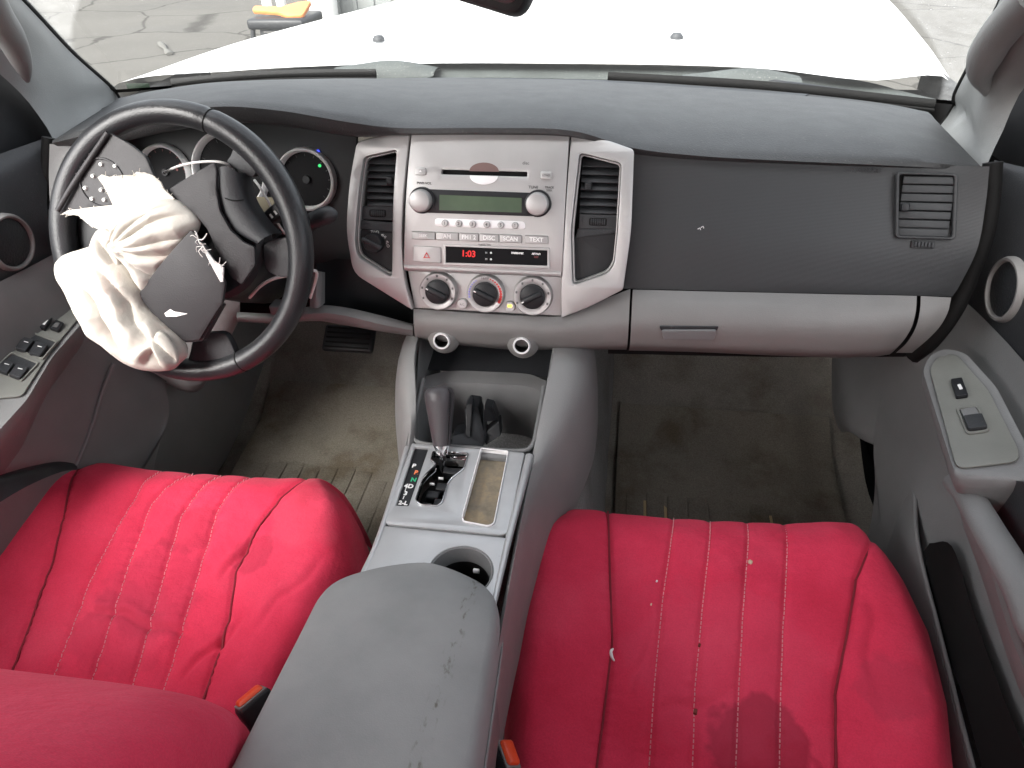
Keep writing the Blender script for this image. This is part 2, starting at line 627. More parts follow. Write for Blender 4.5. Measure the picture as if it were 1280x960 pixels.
def box(name, fr, a, b, c, m, parent=None, bev=0.001, seg=2):
    mt = F[fr] if isinstance(fr, str) else fr
    bm = bmesh.new()
    vs_ = [bm.verts.new((x, y, z)) for x in a for y in b for z in c]
    for f in ((0, 1, 3, 2), (4, 6, 7, 5), (0, 4, 5, 1), (2, 3, 7, 6), (0, 2, 6, 4), (1, 5, 7, 3)):
        bm.faces.new([vs_[i] for i in f])
    bmesh.ops.recalc_face_normals(bm, faces=bm.faces)
    if bev:
        bmesh.ops.bevel(bm, geom=bm.edges[:], offset=bev, segments=seg, affect='EDGES', profile=0.5)
    for v in bm.verts:
        v.co = mt @ v.co
    return from_bm(name, bm, m, parent, True, 50)

def text(name, s, fr, at, c, size, m, parent=None, rot=0.0, bold=0.0, th=0.0002):
    mt = F[fr] if isinstance(fr, str) else fr
    cu = bpy.data.curves.new(name, 'FONT')
    cu.body = s
    cu.size = size
    cu.align_x = 'CENTER'
    cu.align_y = 'CENTER'
    cu.extrude = th
    cu.offset = bold
    tmp = bpy.data.objects.new('tmp', cu)
    me = bpy.data.meshes.new_from_object(tmp)
    bpy.data.objects.remove(tmp)
    bpy.data.curves.remove(cu)
    mm = mt @ Matrix.Translation((at[0], at[1], c)) @ Matrix.Rotation(rot, 4, 'Z')
    me.transform(mm)
    return link(name, me, m, parent)

I4 = Matrix.Identity(4)
def lerp(a, b, t):
    return a + (b - a) * t
def smooth01(t):
    t = max(0.0, min(1.0, t))
    return t * t * (3 - 2 * t)

# ================================================================ outside: ground, hood, cowl, wipers, windscreen
def asphalt():
    m, nt, b = nodes_of('cracked_asphalt')
    setb(b, (0.16, 0.15, 0.13), 0.95, 0, 0.2)
    v = coords(nt)
    wob = nt.nodes.new('ShaderNodeTexNoise')
    wob.inputs['Scale'].default_value = 0.9
    wob.inputs['Detail'].default_value = 6
    nt.links.new(v, wob.inputs['Vector'])
    dis = nt.nodes.new('ShaderNodeVectorMath')
    dis.operation = 'MULTIPLY_ADD'
    dis.inputs[1].default_value = (0.9, 0.9, 0)
    nt.links.new(wob.outputs['Color'], dis.inputs[0])
    nt.links.new(v, dis.inputs[2])
    vo = nt.nodes.new('ShaderNodeTexVoronoi')
    vo.feature = 'DISTANCE_TO_EDGE'
    vo.inputs['Scale'].default_value = 0.6
    nt.links.new(dis.outputs[0], vo.inputs['Vector'])
    crack = ramp(nt, vo.outputs['Distance'], [(0.0, (0.85, 0.85, 0.85)), (0.008, (0.6, 0.6, 0.6)), (0.016, (0, 0, 0))])
    col = ramp(nt, tex_noise(nt, v, 0.5, 8, 0.65), [(0.3, (0.070, 0.067, 0.060)), (0.55, (0.084, 0.080, 0.072)), (0.75, (0.096, 0.092, 0.083))])
    pale = ramp(nt, tex_noise(nt, coords(nt, (0.35, 1.2, 1)), 0.7, 5), [(0.56, (0, 0, 0)), (0.72, (0.3, 0.3, 0.3))])
    col = mix(nt, pale, col, (0.056, 0.056, 0.055))
    col = mix(nt, crack, col, (0.024, 0.022, 0.019))
    nt.links.new(col, b.inputs['Base Color'])
    bump(nt, b, tex_noise(nt, v, 90, 3), 0.5, 0.01)
    return m
M['asphalt'] = asphalt()
bm = bmesh.new()
bmesh.ops.create_grid(bm, x_segments=8, y_segments=8, size=250)
gnd = structure(from_bm('ground', bm, 'asphalt', smooth=False))

# flat twist of scrap lying on the asphalt
sc = [Vector((-5.4199, 8.7433, 0.03)), Vector((-5.2099, 8.4793, 0.02)), Vector((-4.9817, 8.1829, 0.02))]
o = tube('scrap_strip', sc, lambda t: 0.032 + 0.012 * math.sin(9 * t), plain('scrap_grey', (0.08, 0.078, 0.07), 0.9), n=12, seg=7, flat=0.4)
tag(o, 'small grey strip of scrap lying on the cracked asphalt', 'scrap')

# black cart standing on the lot
cb = Vector((-3.9207, 8.9689, 0.0))
cart = thing('tool_cart', 'black tool cart with spread legs standing on the asphalt beyond the hood', 'cart', cb)
mt = Matrix.Translation(cb)
box('tray', mt, (-0.33, 0.37), (-0.25, 0.4), (0.17, 0.28), 'black', cart, 0.03)
box('cabinet', mt, (-0.22, 0.30), (-0.18, 0.35), (0.05, 0.17), 'dark', cart, 0.02)
for k_ in range(3):
    box('drawer_handle', mt, (-0.16, 0.24), (-0.20, -0.175), (0.065 + k_ * 0.035, 0.075 + k_ * 0.035), 'grey', cart, 0.003)
for sx, sy in ((-0.28, -0.2), (0.32, -0.2), (-0.28, 0.35), (0.32, 0.35)):
    tube('leg', [cb + Vector((sx, sy, 0.20)), cb + Vector((sx * 1.1, sy * 1.1, 0.0))], 0.03, 'black', cart, seg=8)
m_or = plain('orange_painted_steel', (0.55, 0.20, 0.06), 0.5)
plate('x', [rounded([(-0.34, 0.0), (0.0, -0.04), (0.14, -0.12), (0.32, -0.10), (0.34, 0.20), (0.2, 0.18), (0.0, 0.08), (-0.34, 0.10)], 0.03)], 0.05,
      Matrix.Translation(cb + Vector((0.0, 0.0, 0.30))) @ Matrix.Rotation(R(22), 4, 'X'), m_or, bev=0.01).name = 'orange_bracket'
tag(bpy.data.objects['orange_bracket'], 'long orange steel bracket lying across the black tool cart', 'bracket')
m_bt = plain('white_bottle_plastic', (0.6, 0.6, 0.58), 0.4)
for i, (bx_, by_, hh) in enumerate(((-0.3, 0.25, 0.22), (-0.14, 0.3, 0.26))):
    o = lathe('bottle', [(0.001, 0), (0.055, 0), (0.058, 0.02), (0.058, hh * 0.65), (0.02, hh * 0.85), (0.02, hh), (0.001, hh)],
              Matrix.Translation(cb + Vector((bx_ + 0.04, by_, 0.281))), (0, 0), m_bt, seg=16)
    tag(o, ['short white bottle standing at the left end of the black cart', 'taller white bottle standing right of the short one on the cart'][i], 'bottle', 'bottles on the cart')
bb = Vector((-3.7618, 9.9444, 0.0))
o = lathe('bucket', [(0.001, 0), (0.17, 0), (0.2, 0.55), (0.205, 0.56), (0.21, 0.62), (0.19, 0.62), (0.16, 0.05), (0.001, 0.05)], Matrix.Translation(bb), (0, 0), plain('white_bucket_plastic', (0.72, 0.72, 0.7), 0.4), seg=24)
tag(o, 'tall white bucket standing beside the black tool cart', 'bucket')
gb = Vector((-3.3288, 10.5879, -0.0))
bin_ = thing('parts_bin', 'grey parts bin right of the white bucket, seen over the hood', 'bin', gb)
m_bin = plain('grey_bin_plastic', (0.16, 0.17, 0.165), 0.6)
box('body', Matrix.Translation(gb), (-0.5, 0.5), (-0.3, 0.45), (0.0, 0.45), m_bin, bin_, 0.03)
box('rim', Matrix.Translation(gb), (-0.53, 0.53), (-0.33, 0.48), (0.44, 0.49), m_bin, bin_, 0.012)
for kx in (-0.36, -0.12, 0.12, 0.36):
    box('rib', Matrix.Translation(gb), (kx - 0.03, kx + 0.03), (-0.325, -0.29), (0.02, 0.44), m_bin, bin_, 0.006)
o = box('red_rag', Matrix.Translation(gb), (0.0, 0.28), (-0.2, 0.1), (0.491, 0.55), plain('red_rag_cloth', (0.4, 0.03, 0.04), 0.9), None, 0.025)
tag(o, 'small red rag lying on the grey parts bin', 'rag')

# hood
def white_paint():
    m, nt, b = nodes_of('white_car_paint')
    setb(b, (0.80, 0.80, 0.79), 0.35, 0, 0.5)
    b.inputs['Coat Weight'].default_value = 0.5
    b.inputs['Coat Roughness'].default_value = 0.1
    v = coords(nt)
    nt.links.new(ramp(nt, tex_noise(nt, v, 6, 5), [(0.3, (0.77, 0.77, 0.76)), (0.7, (0.82, 0.82, 0.81))]), b.inputs['Base Color'])
    return m
M['paint'] = white_paint()
hood = thing('truck_hood', 'wide white truck hood beyond the windshield', 'hood', (0, 2.0, 1.0))
hl = [Vector((-0.9157, 1.5014, 1.325)), Vector((-0.8821, 2.1777, 1.3)), Vector((-0.6473, 3.3379, 1.255))]
hr = [Vector((0.8273, 1.6251, 1.325)), Vector((0.9343, 2.1768, 1.305)), Vector((1.0963, 3.1959, 1.27))]
crown = [0.018, 0.03, 0.03]
rear_px = [(-0.6623, 1.598, 1.338), (-0.3416, 1.6367, 1.345), (0.029, 1.6409, 1.348), (0.426, 1.6304, 1.345), (0.6485, 1.5712, 1.336)]
cols = []
for k, t in enumerate((0.0, 0.14, 0.32, 0.5, 0.70, 0.86, 1.0)):
    c = []
    for i in range(3):
        p = hl[i].lerp(hr[i], t)
        p.z += crown[i] * (1 - (2 * t - 1) ** 2)
        if i == 0 and 0 < k < 6:
            q = Vector(rear_px[k - 1])
            p = q
        c.append(p)
    c.append(c[-1] + Vector((0, 0.35, -0.06)))
    c.append(c[-1] + Vector((0, 0.12, -0.12)))
    cols.append(c)
lo = [p + Vector((-0.06, 0, -0.14)) for p in cols[0]]
ro = [p + Vector((0.06, 0, -0.14)) for p in cols[-1]]
loft('panel', [lo] + cols + [ro], 'paint', hood, nu=60, nv=30)
for sx, px_ in ((-1, (-0.4417, 1.9254, 1.345)), (1, (0.3032, 1.9617, 1.345))):
    p = Vector(px_)
    nz = lathe('washer_nozzle', [(0.001, 0), (0.016, 0), (0.016, 0.006), (0.010, 0.013), (0.001, 0.014)], Matrix.Translation(p - Vector((0, 0, 0.008))), (0, 0), 'dark', hood, seg=14)

# cowl between hood and glass
cow = []
for a, b_ in (((-0.9522, 1.5744, 1.3), (-0.9879, 1.6311, 1.3)), ((-0.6081, 1.5906, 1.315), (-0.6614, 1.6721, 1.325)), ((-0.3338, 1.6012, 1.325), (-0.3636, 1.7065, 1.335)), ((0.0318, 1.6149, 1.325), (0.0229, 1.703, 1.338)),
              ((0.4243, 1.5787, 1.32), (0.4343, 1.691, 1.335)), ((0.6445, 1.5263, 1.31), (0.6693, 1.645, 1.322)), ((0.7657, 1.5013, 1.305), (0.791, 1.5585, 1.308))):
    a, b_ = Vector(a), Vector(b_)
    a = a + Vector((0, 0.02, -0.01))
    cow.append([a, a.lerp(b_, 0.5) + Vector((0, 0, 0.004)), b_ + Vector((0, 0.02, -0.01)), b_ + Vector((0, 0.06, -0.06))])
M['cowl'] = plastic('weathered_cowl_plastic', (0.055, 0.062, 0.060), 0.7, 300, 0.3, 0.3, 0.2, 0.25)
o = loft('cowl_panel', cow, 'cowl', None, nu=70, nv=8)
tag(o, 'weathered grey plastic cowl strip between the hood and the windshield', 'cowl')

def wiper(label, pivot, mid, tip, bl0, bl1):
    w = thing('windshield_wiper', label, 'wiper', pivot, 'windshield wipers')
    pv, md, tp = Vector(pivot), Vector(mid), Vector(tip)
    loft('pivot_cover', [[pv + Vector((dx, dy, zz * hh)) for dy, zz in ((-0.032, -0.9), (-0.022, 0.5), (0.0, 1.0), (0.022, 0.6), (0.034, -0.9))]
                         for dx, hh in ((-0.13, 0.004), (-0.08, 0.011), (-0.02, 0.019), (0.03, 0.018), (0.075, 0.010), (0.10, 0.004))], 'cowl', w, nu=24, nv=12)
    tube('arm', [pv, md, tp], lambda t: 0.011 - 0.005 * t, 'black', w, n=14, seg=8, flat=0.6)
    b0, b1 = Vector(bl0), Vector(bl1)
    bl = tube('blade', [b0, b0.lerp(b1, 0.5) + Vector((0, 0.004, 0.006)), b1], 0.006, 'blackgap', w, n=16, seg=6, flat=1.6)
    tube('rubber_strip', [b0 + Vector((0, -0.006, -0.008)), b0.lerp(b1, 0.5) + Vector((0, -0.002, -0.002)), b1 + Vector((0, -0.006, -0.008))], 0.003, 'blackgap', bl, n=12, seg=5)
wiper('black wiper with its pivot cover below the mirror, lying left along the cowl', (-0.3207, 1.6228, 1.335), (-0.4311, 1.5738, 1.337), (-0.5828, 1.5432, 1.333), (-0.3375, 1.5622, 1.342), (-0.7752, 1.5054, 1.332))
wiper('black wiper lying along the right half of the cowl towards the right pillar', (0.4291, 1.5735, 1.335), (0.5766, 1.5076, 1.333), (0.6729, 1.4842, 1.327), (0.1515, 1.5525, 1.342), (0.7517, 1.468, 1.318))

# windscreen
def glass_mat():
    m = bpy.data.materials.new('dusty_windshield_glass')
    m.use_nodes = True
    nt = m.node_tree
    nt.nodes.clear()
    out = nt.nodes.new('ShaderNodeOutputMaterial')
    tr = nt.nodes.new('ShaderNodeBsdfTransparent')
    tr.inputs['Color'].default_value = (0.93, 0.95, 0.94, 1)
    gl = nt.nodes.new('ShaderNodeBsdfGlossy')
    gl.inputs['Roughness'].default_value = 0.03
    lw = nt.nodes.new('ShaderNodeLayerWeight')
    lw.inputs['Blend'].default_value = 0.12
    fre = nt.nodes.new('ShaderNodeMapRange')
    fre.inputs['To Min'].default_value = 0.02
    fre.inputs['To Max'].default_value = 0.35
    nt.links.new(lw.outputs['Facing'], fre.inputs['Value'])
    mx = nt.nodes.new('ShaderNodeMixShader')
    nt.links.new(fre.outputs[0], mx.inputs[0])
    nt.links.new(tr.outputs[0], mx.inputs[1])
    nt.links.new(gl.outputs[0], mx.inputs[2])
    du = nt.nodes.new('ShaderNodeBsdfTranslucent')
    du.inputs['Color'].default_value = (0.78, 0.78, 0.75, 1)
    v = coords(nt)
    def arc(c, r, ang):
        s = nt.nodes.new('ShaderNodeVectorMath')
        s.operation = 'MULTIPLY'
        s.inputs[1].default_value = (1, 1, 0)
        nt.links.new(v, s.inputs[0])
        d = nt.nodes.new('ShaderNodeVectorMath')
        d.operation = 'DISTANCE'
        d.inputs[1].default_value = (c[0], c[1], 0)
        nt.links.new(s.outputs[0], d.inputs[0])
        q = nt.nodes.new('ShaderNodeMapRange')
        q.inputs['From Min'].default_value = r - 0.004
        q.inputs['From Max'].default_value = r + 0.004
        nt.links.new(d.outputs['Value'], q.inputs['Value'])
        return q.outputs[0]
    mn = nt.nodes.new('ShaderNodeMath')
    mn.operation = 'MINIMUM'
    nt.links.new(arc((-0.34, 1.66), 0.60, 0), mn.inputs[0])
    nt.links.new(arc((0.20, 1.66), 0.59, 0), mn.inputs[1])
    spk = ramp(nt, tex_noise(nt, v, 180, 2, 0.7), [(0.66, (0, 0, 0)), (0.74, (0.5, 0.5, 0.5))])
    fil = ramp(nt, tex_noise(nt, v, 40, 5, 0.7), [(0.35, (0.08, 0.08, 0.08)), (0.7, (0.18, 0.18, 0.18))])
    a1 = nt.nodes.new('ShaderNodeMath')
    a1.operation = 'MULTIPLY'
    nt.links.new(mn.outputs[0], a1.inputs[0])
    nt.links.new(fil, a1.inputs[1])
    a2 = nt.nodes.new('ShaderNodeMath')
    a2.operation = 'MULTIPLY_ADD'
    a2.inputs[1].default_value = 0.35
    nt.links.new(spk, a2.inputs[0])
    nt.links.new(a1.outputs[0], a2.inputs[2])
    a3 = nt.nodes.new('ShaderNodeMath')
    a3.operation = 'ADD'
    a3.use_clamp = True
    a3.inputs[1].default_value = 0.025
    nt.links.new(a2.outputs[0], a3.inputs[0])
    m2 = nt.nodes.new('ShaderNodeMixShader')
    nt.links.new(a3.outputs[0], m2.inputs[0])
    nt.links.new(mx.outputs[0], m2.inputs[1])
    nt.links.new(du.outputs[0], m2.inputs[2])
    nt.links.new(m2.outputs[0], out.inputs['Surface'])
    return m
M['glass'] = glass_mat()
ws = thing('windshield', 'large dusty windshield glass above the dashboard with wiper arcs', 'windshield', (0, 1.5, 1.32))
# columns: bottom to top
wcols = [[(-0.885, 1.455, 1.330), (-0.820, 1.30, 1.430), (-0.725, 1.10, 1.552), (-0.58, 0.80, 1.735)],
         [(-0.62, 1.555, 1.325), (-0.58, 1.39, 1.430), (-0.52, 1.18, 1.560), (-0.42, 0.86, 1.755)],
         [(-0.06, 1.610, 1.325), (-0.05, 1.44, 1.435), (-0.04, 1.22, 1.570), (-0.02, 0.89, 1.770)],
         [(0.50, 1.560, 1.325), (0.46, 1.39, 1.430), (0.42, 1.18, 1.560), (0.36, 0.86, 1.755)],
         [(0.785, 1.470, 1.325), (0.725, 1.30, 1.430), (0.660, 1.11, 1.548), (0.54, 0.80, 1.735)]]
loft('glass_pane', wcols, 'glass', ws, nu=40, nv=24)
frit = []
for c in wcols:
    a, b_ = Vector(c[0]), Vector(c[1])
    d = (b_ - a)
    frit.append([a - d * 0.06 + Vector((0, -0.004, -0.002)), a + d * 0.04 + Vector((0, -0.004, -0.002))])
loft('black_border', frit, 'blackgap', ws, nu=40, nv=3)
st = Vector((-0.8386, 1.475, 1.3322))
bm = bmesh.new()
for q in ((-0.8529, 1.462, 1.3416), (-0.8053, 1.47, 1.3401), (-0.8118, 1.48, 1.328), (-0.8591, 1.47, 1.3283)):
    bm.verts.new(q)
bm.faces.new(bm.verts)
stk = from_bm('sticker', bm, plain('green_sticker', (0.10, 0.15, 0.11), 0.6), ws)
stk['label'] = 'small green sticker in the lower left corner of the glass'

# rear-view mirror hanging at the top edge
mc = Vector((0.0848, 0.74, 1.581))
mr_ = thing('rear_view_mirror', 'black rear-view mirror hanging into the top edge of the picture', 'mirror', (-0.03, 0.75, 1.62))
ex_ = Vector((0.945, -0.20, -0.225)).normalized()
ey_ = Vector((0.16, 0.25, 0.955))
ey_ = (ey_ - ex_ * ey_.dot(ex_)).normalized()
nn_ = ex_.cross(ey_)
mm_ = Matrix((ex_, ey_, nn_)).transposed().to_4x4()
mm_.translation = mc
shell = [(-0.245, 0.0), (0.0, 0.0), (0.006, 0.035), (0.0, 0.072), (-0.245, 0.072), (-0.25, 0.036)]
plate('shell', [rounded(shell, 0.016, 6)], 0.03, mm_, 'black', mr_, c=-0.03, bev=0.006)
mglass, nt, b = nodes_of('mirror_glass')
setb(b, (0.35, 0.36, 0.38), 0.03, 1.0)
inner = [(-0.240, 0.008), (-0.006, 0.008), (-0.001, 0.036), (-0.006, 0.065), (-0.240, 0.065), (-0.244, 0.036)]
plate('reflector', [rounded(inner, 0.012, 6)], 0.001, mm_, mglass, mr_, c=0.0005, bev=0)
tube('stem', [mm_ @ Vector((-0.12, 0.05, -0.03)), mm_ @ Vector((-0.12, 0.09, -0.05)), mm_ @ Vector((-0.12, 0.12, -0.10))], 0.011, 'black', mr_, n=8)

# ================================================================ rest of the cab around the camera: it shades the interior
cab = thing('truck_cab', 'grey roof lining and rear bodywork of the truck cab around the camera', 'cab', (0, -0.4, 0.55))
M['liner'] = plain('light_grey_roof_lining', (0.42, 0.42, 0.41), 0.9)
loft('roof_lining', [[(-0.60, 0.80, 1.765), (-0.64, 0.3, 1.795), (-0.64, -0.5, 1.795), (-0.60, -1.2, 1.765)], [(-0.3, 0.86, 1.785), (-0.3, 0.3, 1.825), (-0.3, -0.5, 1.825), (-0.3, -1.2, 1.79)],
                     [(0.3, 0.86, 1.785), (0.3, 0.3, 1.825), (0.3, -0.5, 1.825), (0.3, -1.2, 1.79)], [(0.60, 0.80, 1.765), (0.64, 0.3, 1.795), (0.64, -0.5, 1.795), (0.60, -1.2, 1.765)]], 'liner', cab, nu=16, nv=16, thick=0.03)
for s in (-1, 1):
    box('center_post', I4, sorted((s * 0.66, s * 0.75)), (-0.16, -0.02), (0.6, 1.80), 'pillar', cab, 0.02)
    box('rear_post', I4, sorted((s * 0.58, s * 0.75)), (-1.24, -1.06), (0.6, 1.78), 'pillar', cab, 0.02)
    box('rear_door_panel', I4, sorted((s * 0.70, s * 0.76)), (-1.06, 0.30), (0.6, 1.33), 'midgrey', cab, 0.02)
for s in (-1, 1):
    box('body_side', I4, sorted((s * 0.80, s * 0.84)), (0.25, 1.72), (0.45, 1.325), 'blackgap', cab, 0.01)
    box('sill', I4, sorted((s * 0.70, s * 0.82)), (0.25, 1.72), (0.50, 0.57), 'blackgap', cab, 0.01)
box('firewall', I4, (-0.82, 0.82), (1.66, 1.70), (0.5, 1.29), 'blackgap', cab, 0.01)
box('rear_wall', I4, (-0.7, 0.7), (-1.26, -1.20), (0.6, 1.32), 'midgrey', cab, 0.02)
box('rear_floor', I4, (-0.72, 0.72), (-1.2, -0.34), (0.52, 0.575), 'carpet', cab, 0.01)
# ================================================================ dashboard
dash = thing('dashboard', 'charcoal truck dashboard with curved top pad spanning the cabin', 'dashboard', (0, 1.15, 1.0))
lipc = [  # rear edge, front lip
    ((-0.8498, 1.425, 1.3221), (-0.6843, 1.005, 1.3665)), ((-0.7742, 1.455, 1.3313), (-0.5765, 0.985, 1.3973)), ((-0.6723, 1.485, 1.3347), (-0.4758, 0.978, 1.4181)),
    ((-0.5473, 1.505, 1.3359), (-0.3781, 0.975, 1.4324)), ((-0.4138, 1.525, 1.3372), (-0.2877, 0.982, 1.4264)), ((-0.3123, 1.535, 1.3389), (-0.1976, 1.0, 1.4085)),
    ((-0.1778, 1.545, 1.3393), (-0.1311, 1.026, 1.3886)), ((-0.0444, 1.55, 1.3378), (-0.0026, 1.032, 1.3892)), ((0.0872, 1.55, 1.3374), (0.1143, 1.034, 1.3874)),
    ((0.2158, 1.54, 1.3364), (0.2068, 1.047, 1.3614)), ((0.325, 1.53, 1.3338), (0.3059, 1.052, 1.3517)), ((0.4449, 1.51, 1.331), (0.4164, 1.052, 1.3498)),
    ((0.5724, 1.48, 1.3269), (0.543, 1.046, 1.3504)), ((0.6651, 1.45, 1.323), (0.6329, 1.042, 1.3496)), ((0.7207, 1.405, 1.322), (0.6769, 1.042, 1.3452))]
pcols = []
for i, (a, b_) in enumerate(lipc):
    a, b_ = Vector(a), Vector(b_)
    e = min(1.0, min(i, len(lipc) - 1 - i) / 2.0)
    d = b_ - a
    up = Vector((0, 0, 1))
    brow = 0.030 if 1 <= i <= 5 else 0.014
    pcols.append([a, a + d * 0.10 + up * 0.001, a + d * 0.16 + up * 0.009 * e, a + d * 0.45 + up * 0.016 * e, a + d * 0.75 + up * 0.016 * e,
                  a + d * 0.93 + up * (0.008 * e), b_, b_ + Vector((0, 0.006, -brow * 0.55)), b_ + Vector((0, 0.020, -brow)), b_ + Vector((0, 0.05, -brow - 0.002))])
loft('top_pad', pcols, 'pad', dash, nu=120, nv=48)

# dark instrument hood underside and cluster
cl = plate('cluster_surround', [rounded([(-0.2928, 0.0346), (-0.2340, 0.0639), (-0.1124, 0.0933), (0.0017, 0.1070), (0.2215, 0.0838), (0.2044, -0.1686), (0.1339, -0.1818), (-0.0077, -0.1570), (-0.2253, -0.1023), (-0.3270, -0.0737)], 0.01)], 0.01, 'CL', 'fascia', dash, c=-0.012, bev=0.002)
def gauge(c, r, marks, hue):
    g = lathe('gauge', [(0.001, 0.0005), (r * 0.985, 0.0005), (r * 0.985, -0.004), (0.001, -0.004)], 'CL', c, M['gaugeface'], dash, seg=40)
    lathe('bezel_ring', [(r * 0.92, 0.001), (r * 0.95, 0.010), (r * 1.0, 0.014), (r * 1.06, 0.011), (r * 1.09, 0.0), (r * 0.92, 0.0)], 'CL', c, 'ringsilver', g, seg=48)
    for k in range(13):
        a = R(225 - k * 22.5)
        q = (c[0] + r * 0.78 * math.cos(a), c[1] + r * 0.78 * math.sin(a))
        p0 = F['CL'] @ Vector((q[0], q[1], 0.0012))
        p1 = F['CL'] @ Vector((c[0] + r * 0.86 * math.cos(a), c[1] + r * 0.86 * math.sin(a), 0.0012))
        tube('tick_mark', [p0, p1], 0.0006, marks, g, seg=4)
    nd = lathe('needle_cap', [(0.001, 0.006), (r * 0.13, 0.006), (r * 0.15, 0.001), (0.001, 0.001)], 'CL', c, 'black', g, seg=16)
    return g
M['gaugeface'] = plain('black_gauge_face', (0.005, 0.005, 0.006), 0.6, spec=0.15)
M['dimred'] = plain('dim_red_print', (0.12, 0.02, 0.02), 0.5)
M['dimgrey'] = plain('dim_grey_print', (0.05, 0.05, 0.05), 0.5)
g1 = gauge((-0.1190, -0.0043), 0.043, 'dimred', 0)
g2 = gauge((0.0000, 0.0000), 0.062, 'dimgrey', 0)
g3 = gauge((0.1309, -0.0095), 0.047, 'dimgrey', 0)
for q, mm in (((0.1545, 0.0351), 'blueled'), ((0.1551, 0.0127), 'greenled')):
    lathe('indicator_lamp', [(0.001, 0.002), (0.0026, 0.002), (0.0026, 0.0008), (0.001, 0.0008)], 'CL', q, mm, g3, seg=10)
for q in ((-0.0904, 0.0094), (-0.0978, 0.0001), (-0.0844, 0.0017)):
    lathe('indicator_lamp', [(0.001, 0.002), (0.0022, 0.002), (0.0022, 0.0008), (0.001, 0.0008)], 'CL', q, 'dimred', g1, seg=8)

# left end of the dash and the knee area behind the wheel
loft('left_end_panel', [[(-0.6948, 1.012, 1.3604), (-0.7084, 1.0, 1.3133), (-0.7127, 0.975, 1.2565), (-0.7307, 0.955, 1.1732)],
                        [(-0.6627, 1.02, 1.3585), (-0.6717, 1.005, 1.3125), (-0.6755, 0.98, 1.2558), (-0.6954, 0.96, 1.1651)],
                        [(-0.6213, 1.03, 1.3587), (-0.6347, 1.02, 1.3081), (-0.6451, 1.0, 1.2484), (-0.6627, 0.97, 1.1541)]], 'midgrey', dash, nu=12, nv=14)
loft('knee_panel', [[(-0.7352, 1.0, 1.2563), (-0.7563, 0.985, 1.1644), (-0.7554, 0.98, 1.0732), (-0.6975, 0.985, 0.9892), (-0.6415, 1.0, 0.9215), (-0.6674, 1.03, 0.8904)],
                    [(-0.6418, 1.01, 1.2554), (-0.6444, 0.985, 1.1697), (-0.6332, 0.975, 1.0834), (-0.6042, 0.98, 0.9991), (-0.603, 1.0, 0.9039), (-0.6265, 1.03, 0.8703)],
                    [(-0.531, 1.02, 1.2232), (-0.5233, 0.99, 1.1729), (-0.5418, 0.985, 1.083), (-0.5468, 0.99, 0.9965), (-0.5653, 1.01, 0.9166), (-0.5884, 1.04, 0.8856)],
                    [(-0.429, 1.03, 1.2015), (-0.4284, 1.01, 1.1675), (-0.4383, 1.0, 1.1119), (-0.4446, 1.0, 1.088), (-0.4561, 1.01, 1.0622), (-0.4762, 1.04, 1.0399)]], 'midgrey', dash, nu=24, nv=20)
# switch panel left of the column
sp_ = plate('switch_panel', [rounded([(-0.0628, 0.0203), (-0.0007, 0.0147), (0.0050, -0.0478), (-0.0768, -0.0405)], 0.006)], 0.006, 'LS', 'black', dash, c=0.0, bev=0.0015)
for q, lab in ((((-0.0635, 0.0022), (-0.0495, 0.0014), (-0.0541, -0.0315), (-0.0687, -0.0321)), 1), (((-0.0394, 0.0018), (-0.0226, 0.0011), (-0.0239, -0.0317), (-0.0428, -0.0324)), 0)):
    k = plate('switch_button', [rounded(list(q), 0.003)], 0.003, 'LS', 'dark', sp_, c=0.006, bev=0.0008)
text('symbol', 'P', 'LS', (-0.0595, -0.0146), 0.0094, 0.007, 'white', sp_)
# hollow behind the column, the tray and the ledge under it
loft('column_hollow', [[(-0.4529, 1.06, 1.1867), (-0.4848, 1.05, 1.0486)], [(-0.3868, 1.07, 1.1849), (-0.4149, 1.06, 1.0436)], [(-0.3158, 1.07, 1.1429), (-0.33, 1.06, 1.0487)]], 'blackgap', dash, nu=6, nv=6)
loft('tray_back', [[(-0.2882, 1.0, 1.1791), (-0.2931, 0.985, 1.1101)], [(-0.248, 1.05, 1.1635), (-0.2585, 1.03, 1.0576)], [(-0.1411, 1.05, 1.1007), (-0.1428, 1.03, 1.0356)]], 'black', dash, nu=10, nv=6)
loft('tray_divider', [[(-0.2857, 0.975, 1.1776), (-0.2966, 0.965, 1.1168)], [(-0.2727, 0.968, 1.1833), (-0.2818, 0.958, 1.1232)], [(-0.2729, 0.985, 1.1731), (-0.2787, 0.975, 1.1227)]], 'midgrey', dash, nu=8, nv=6, thick=0.003)
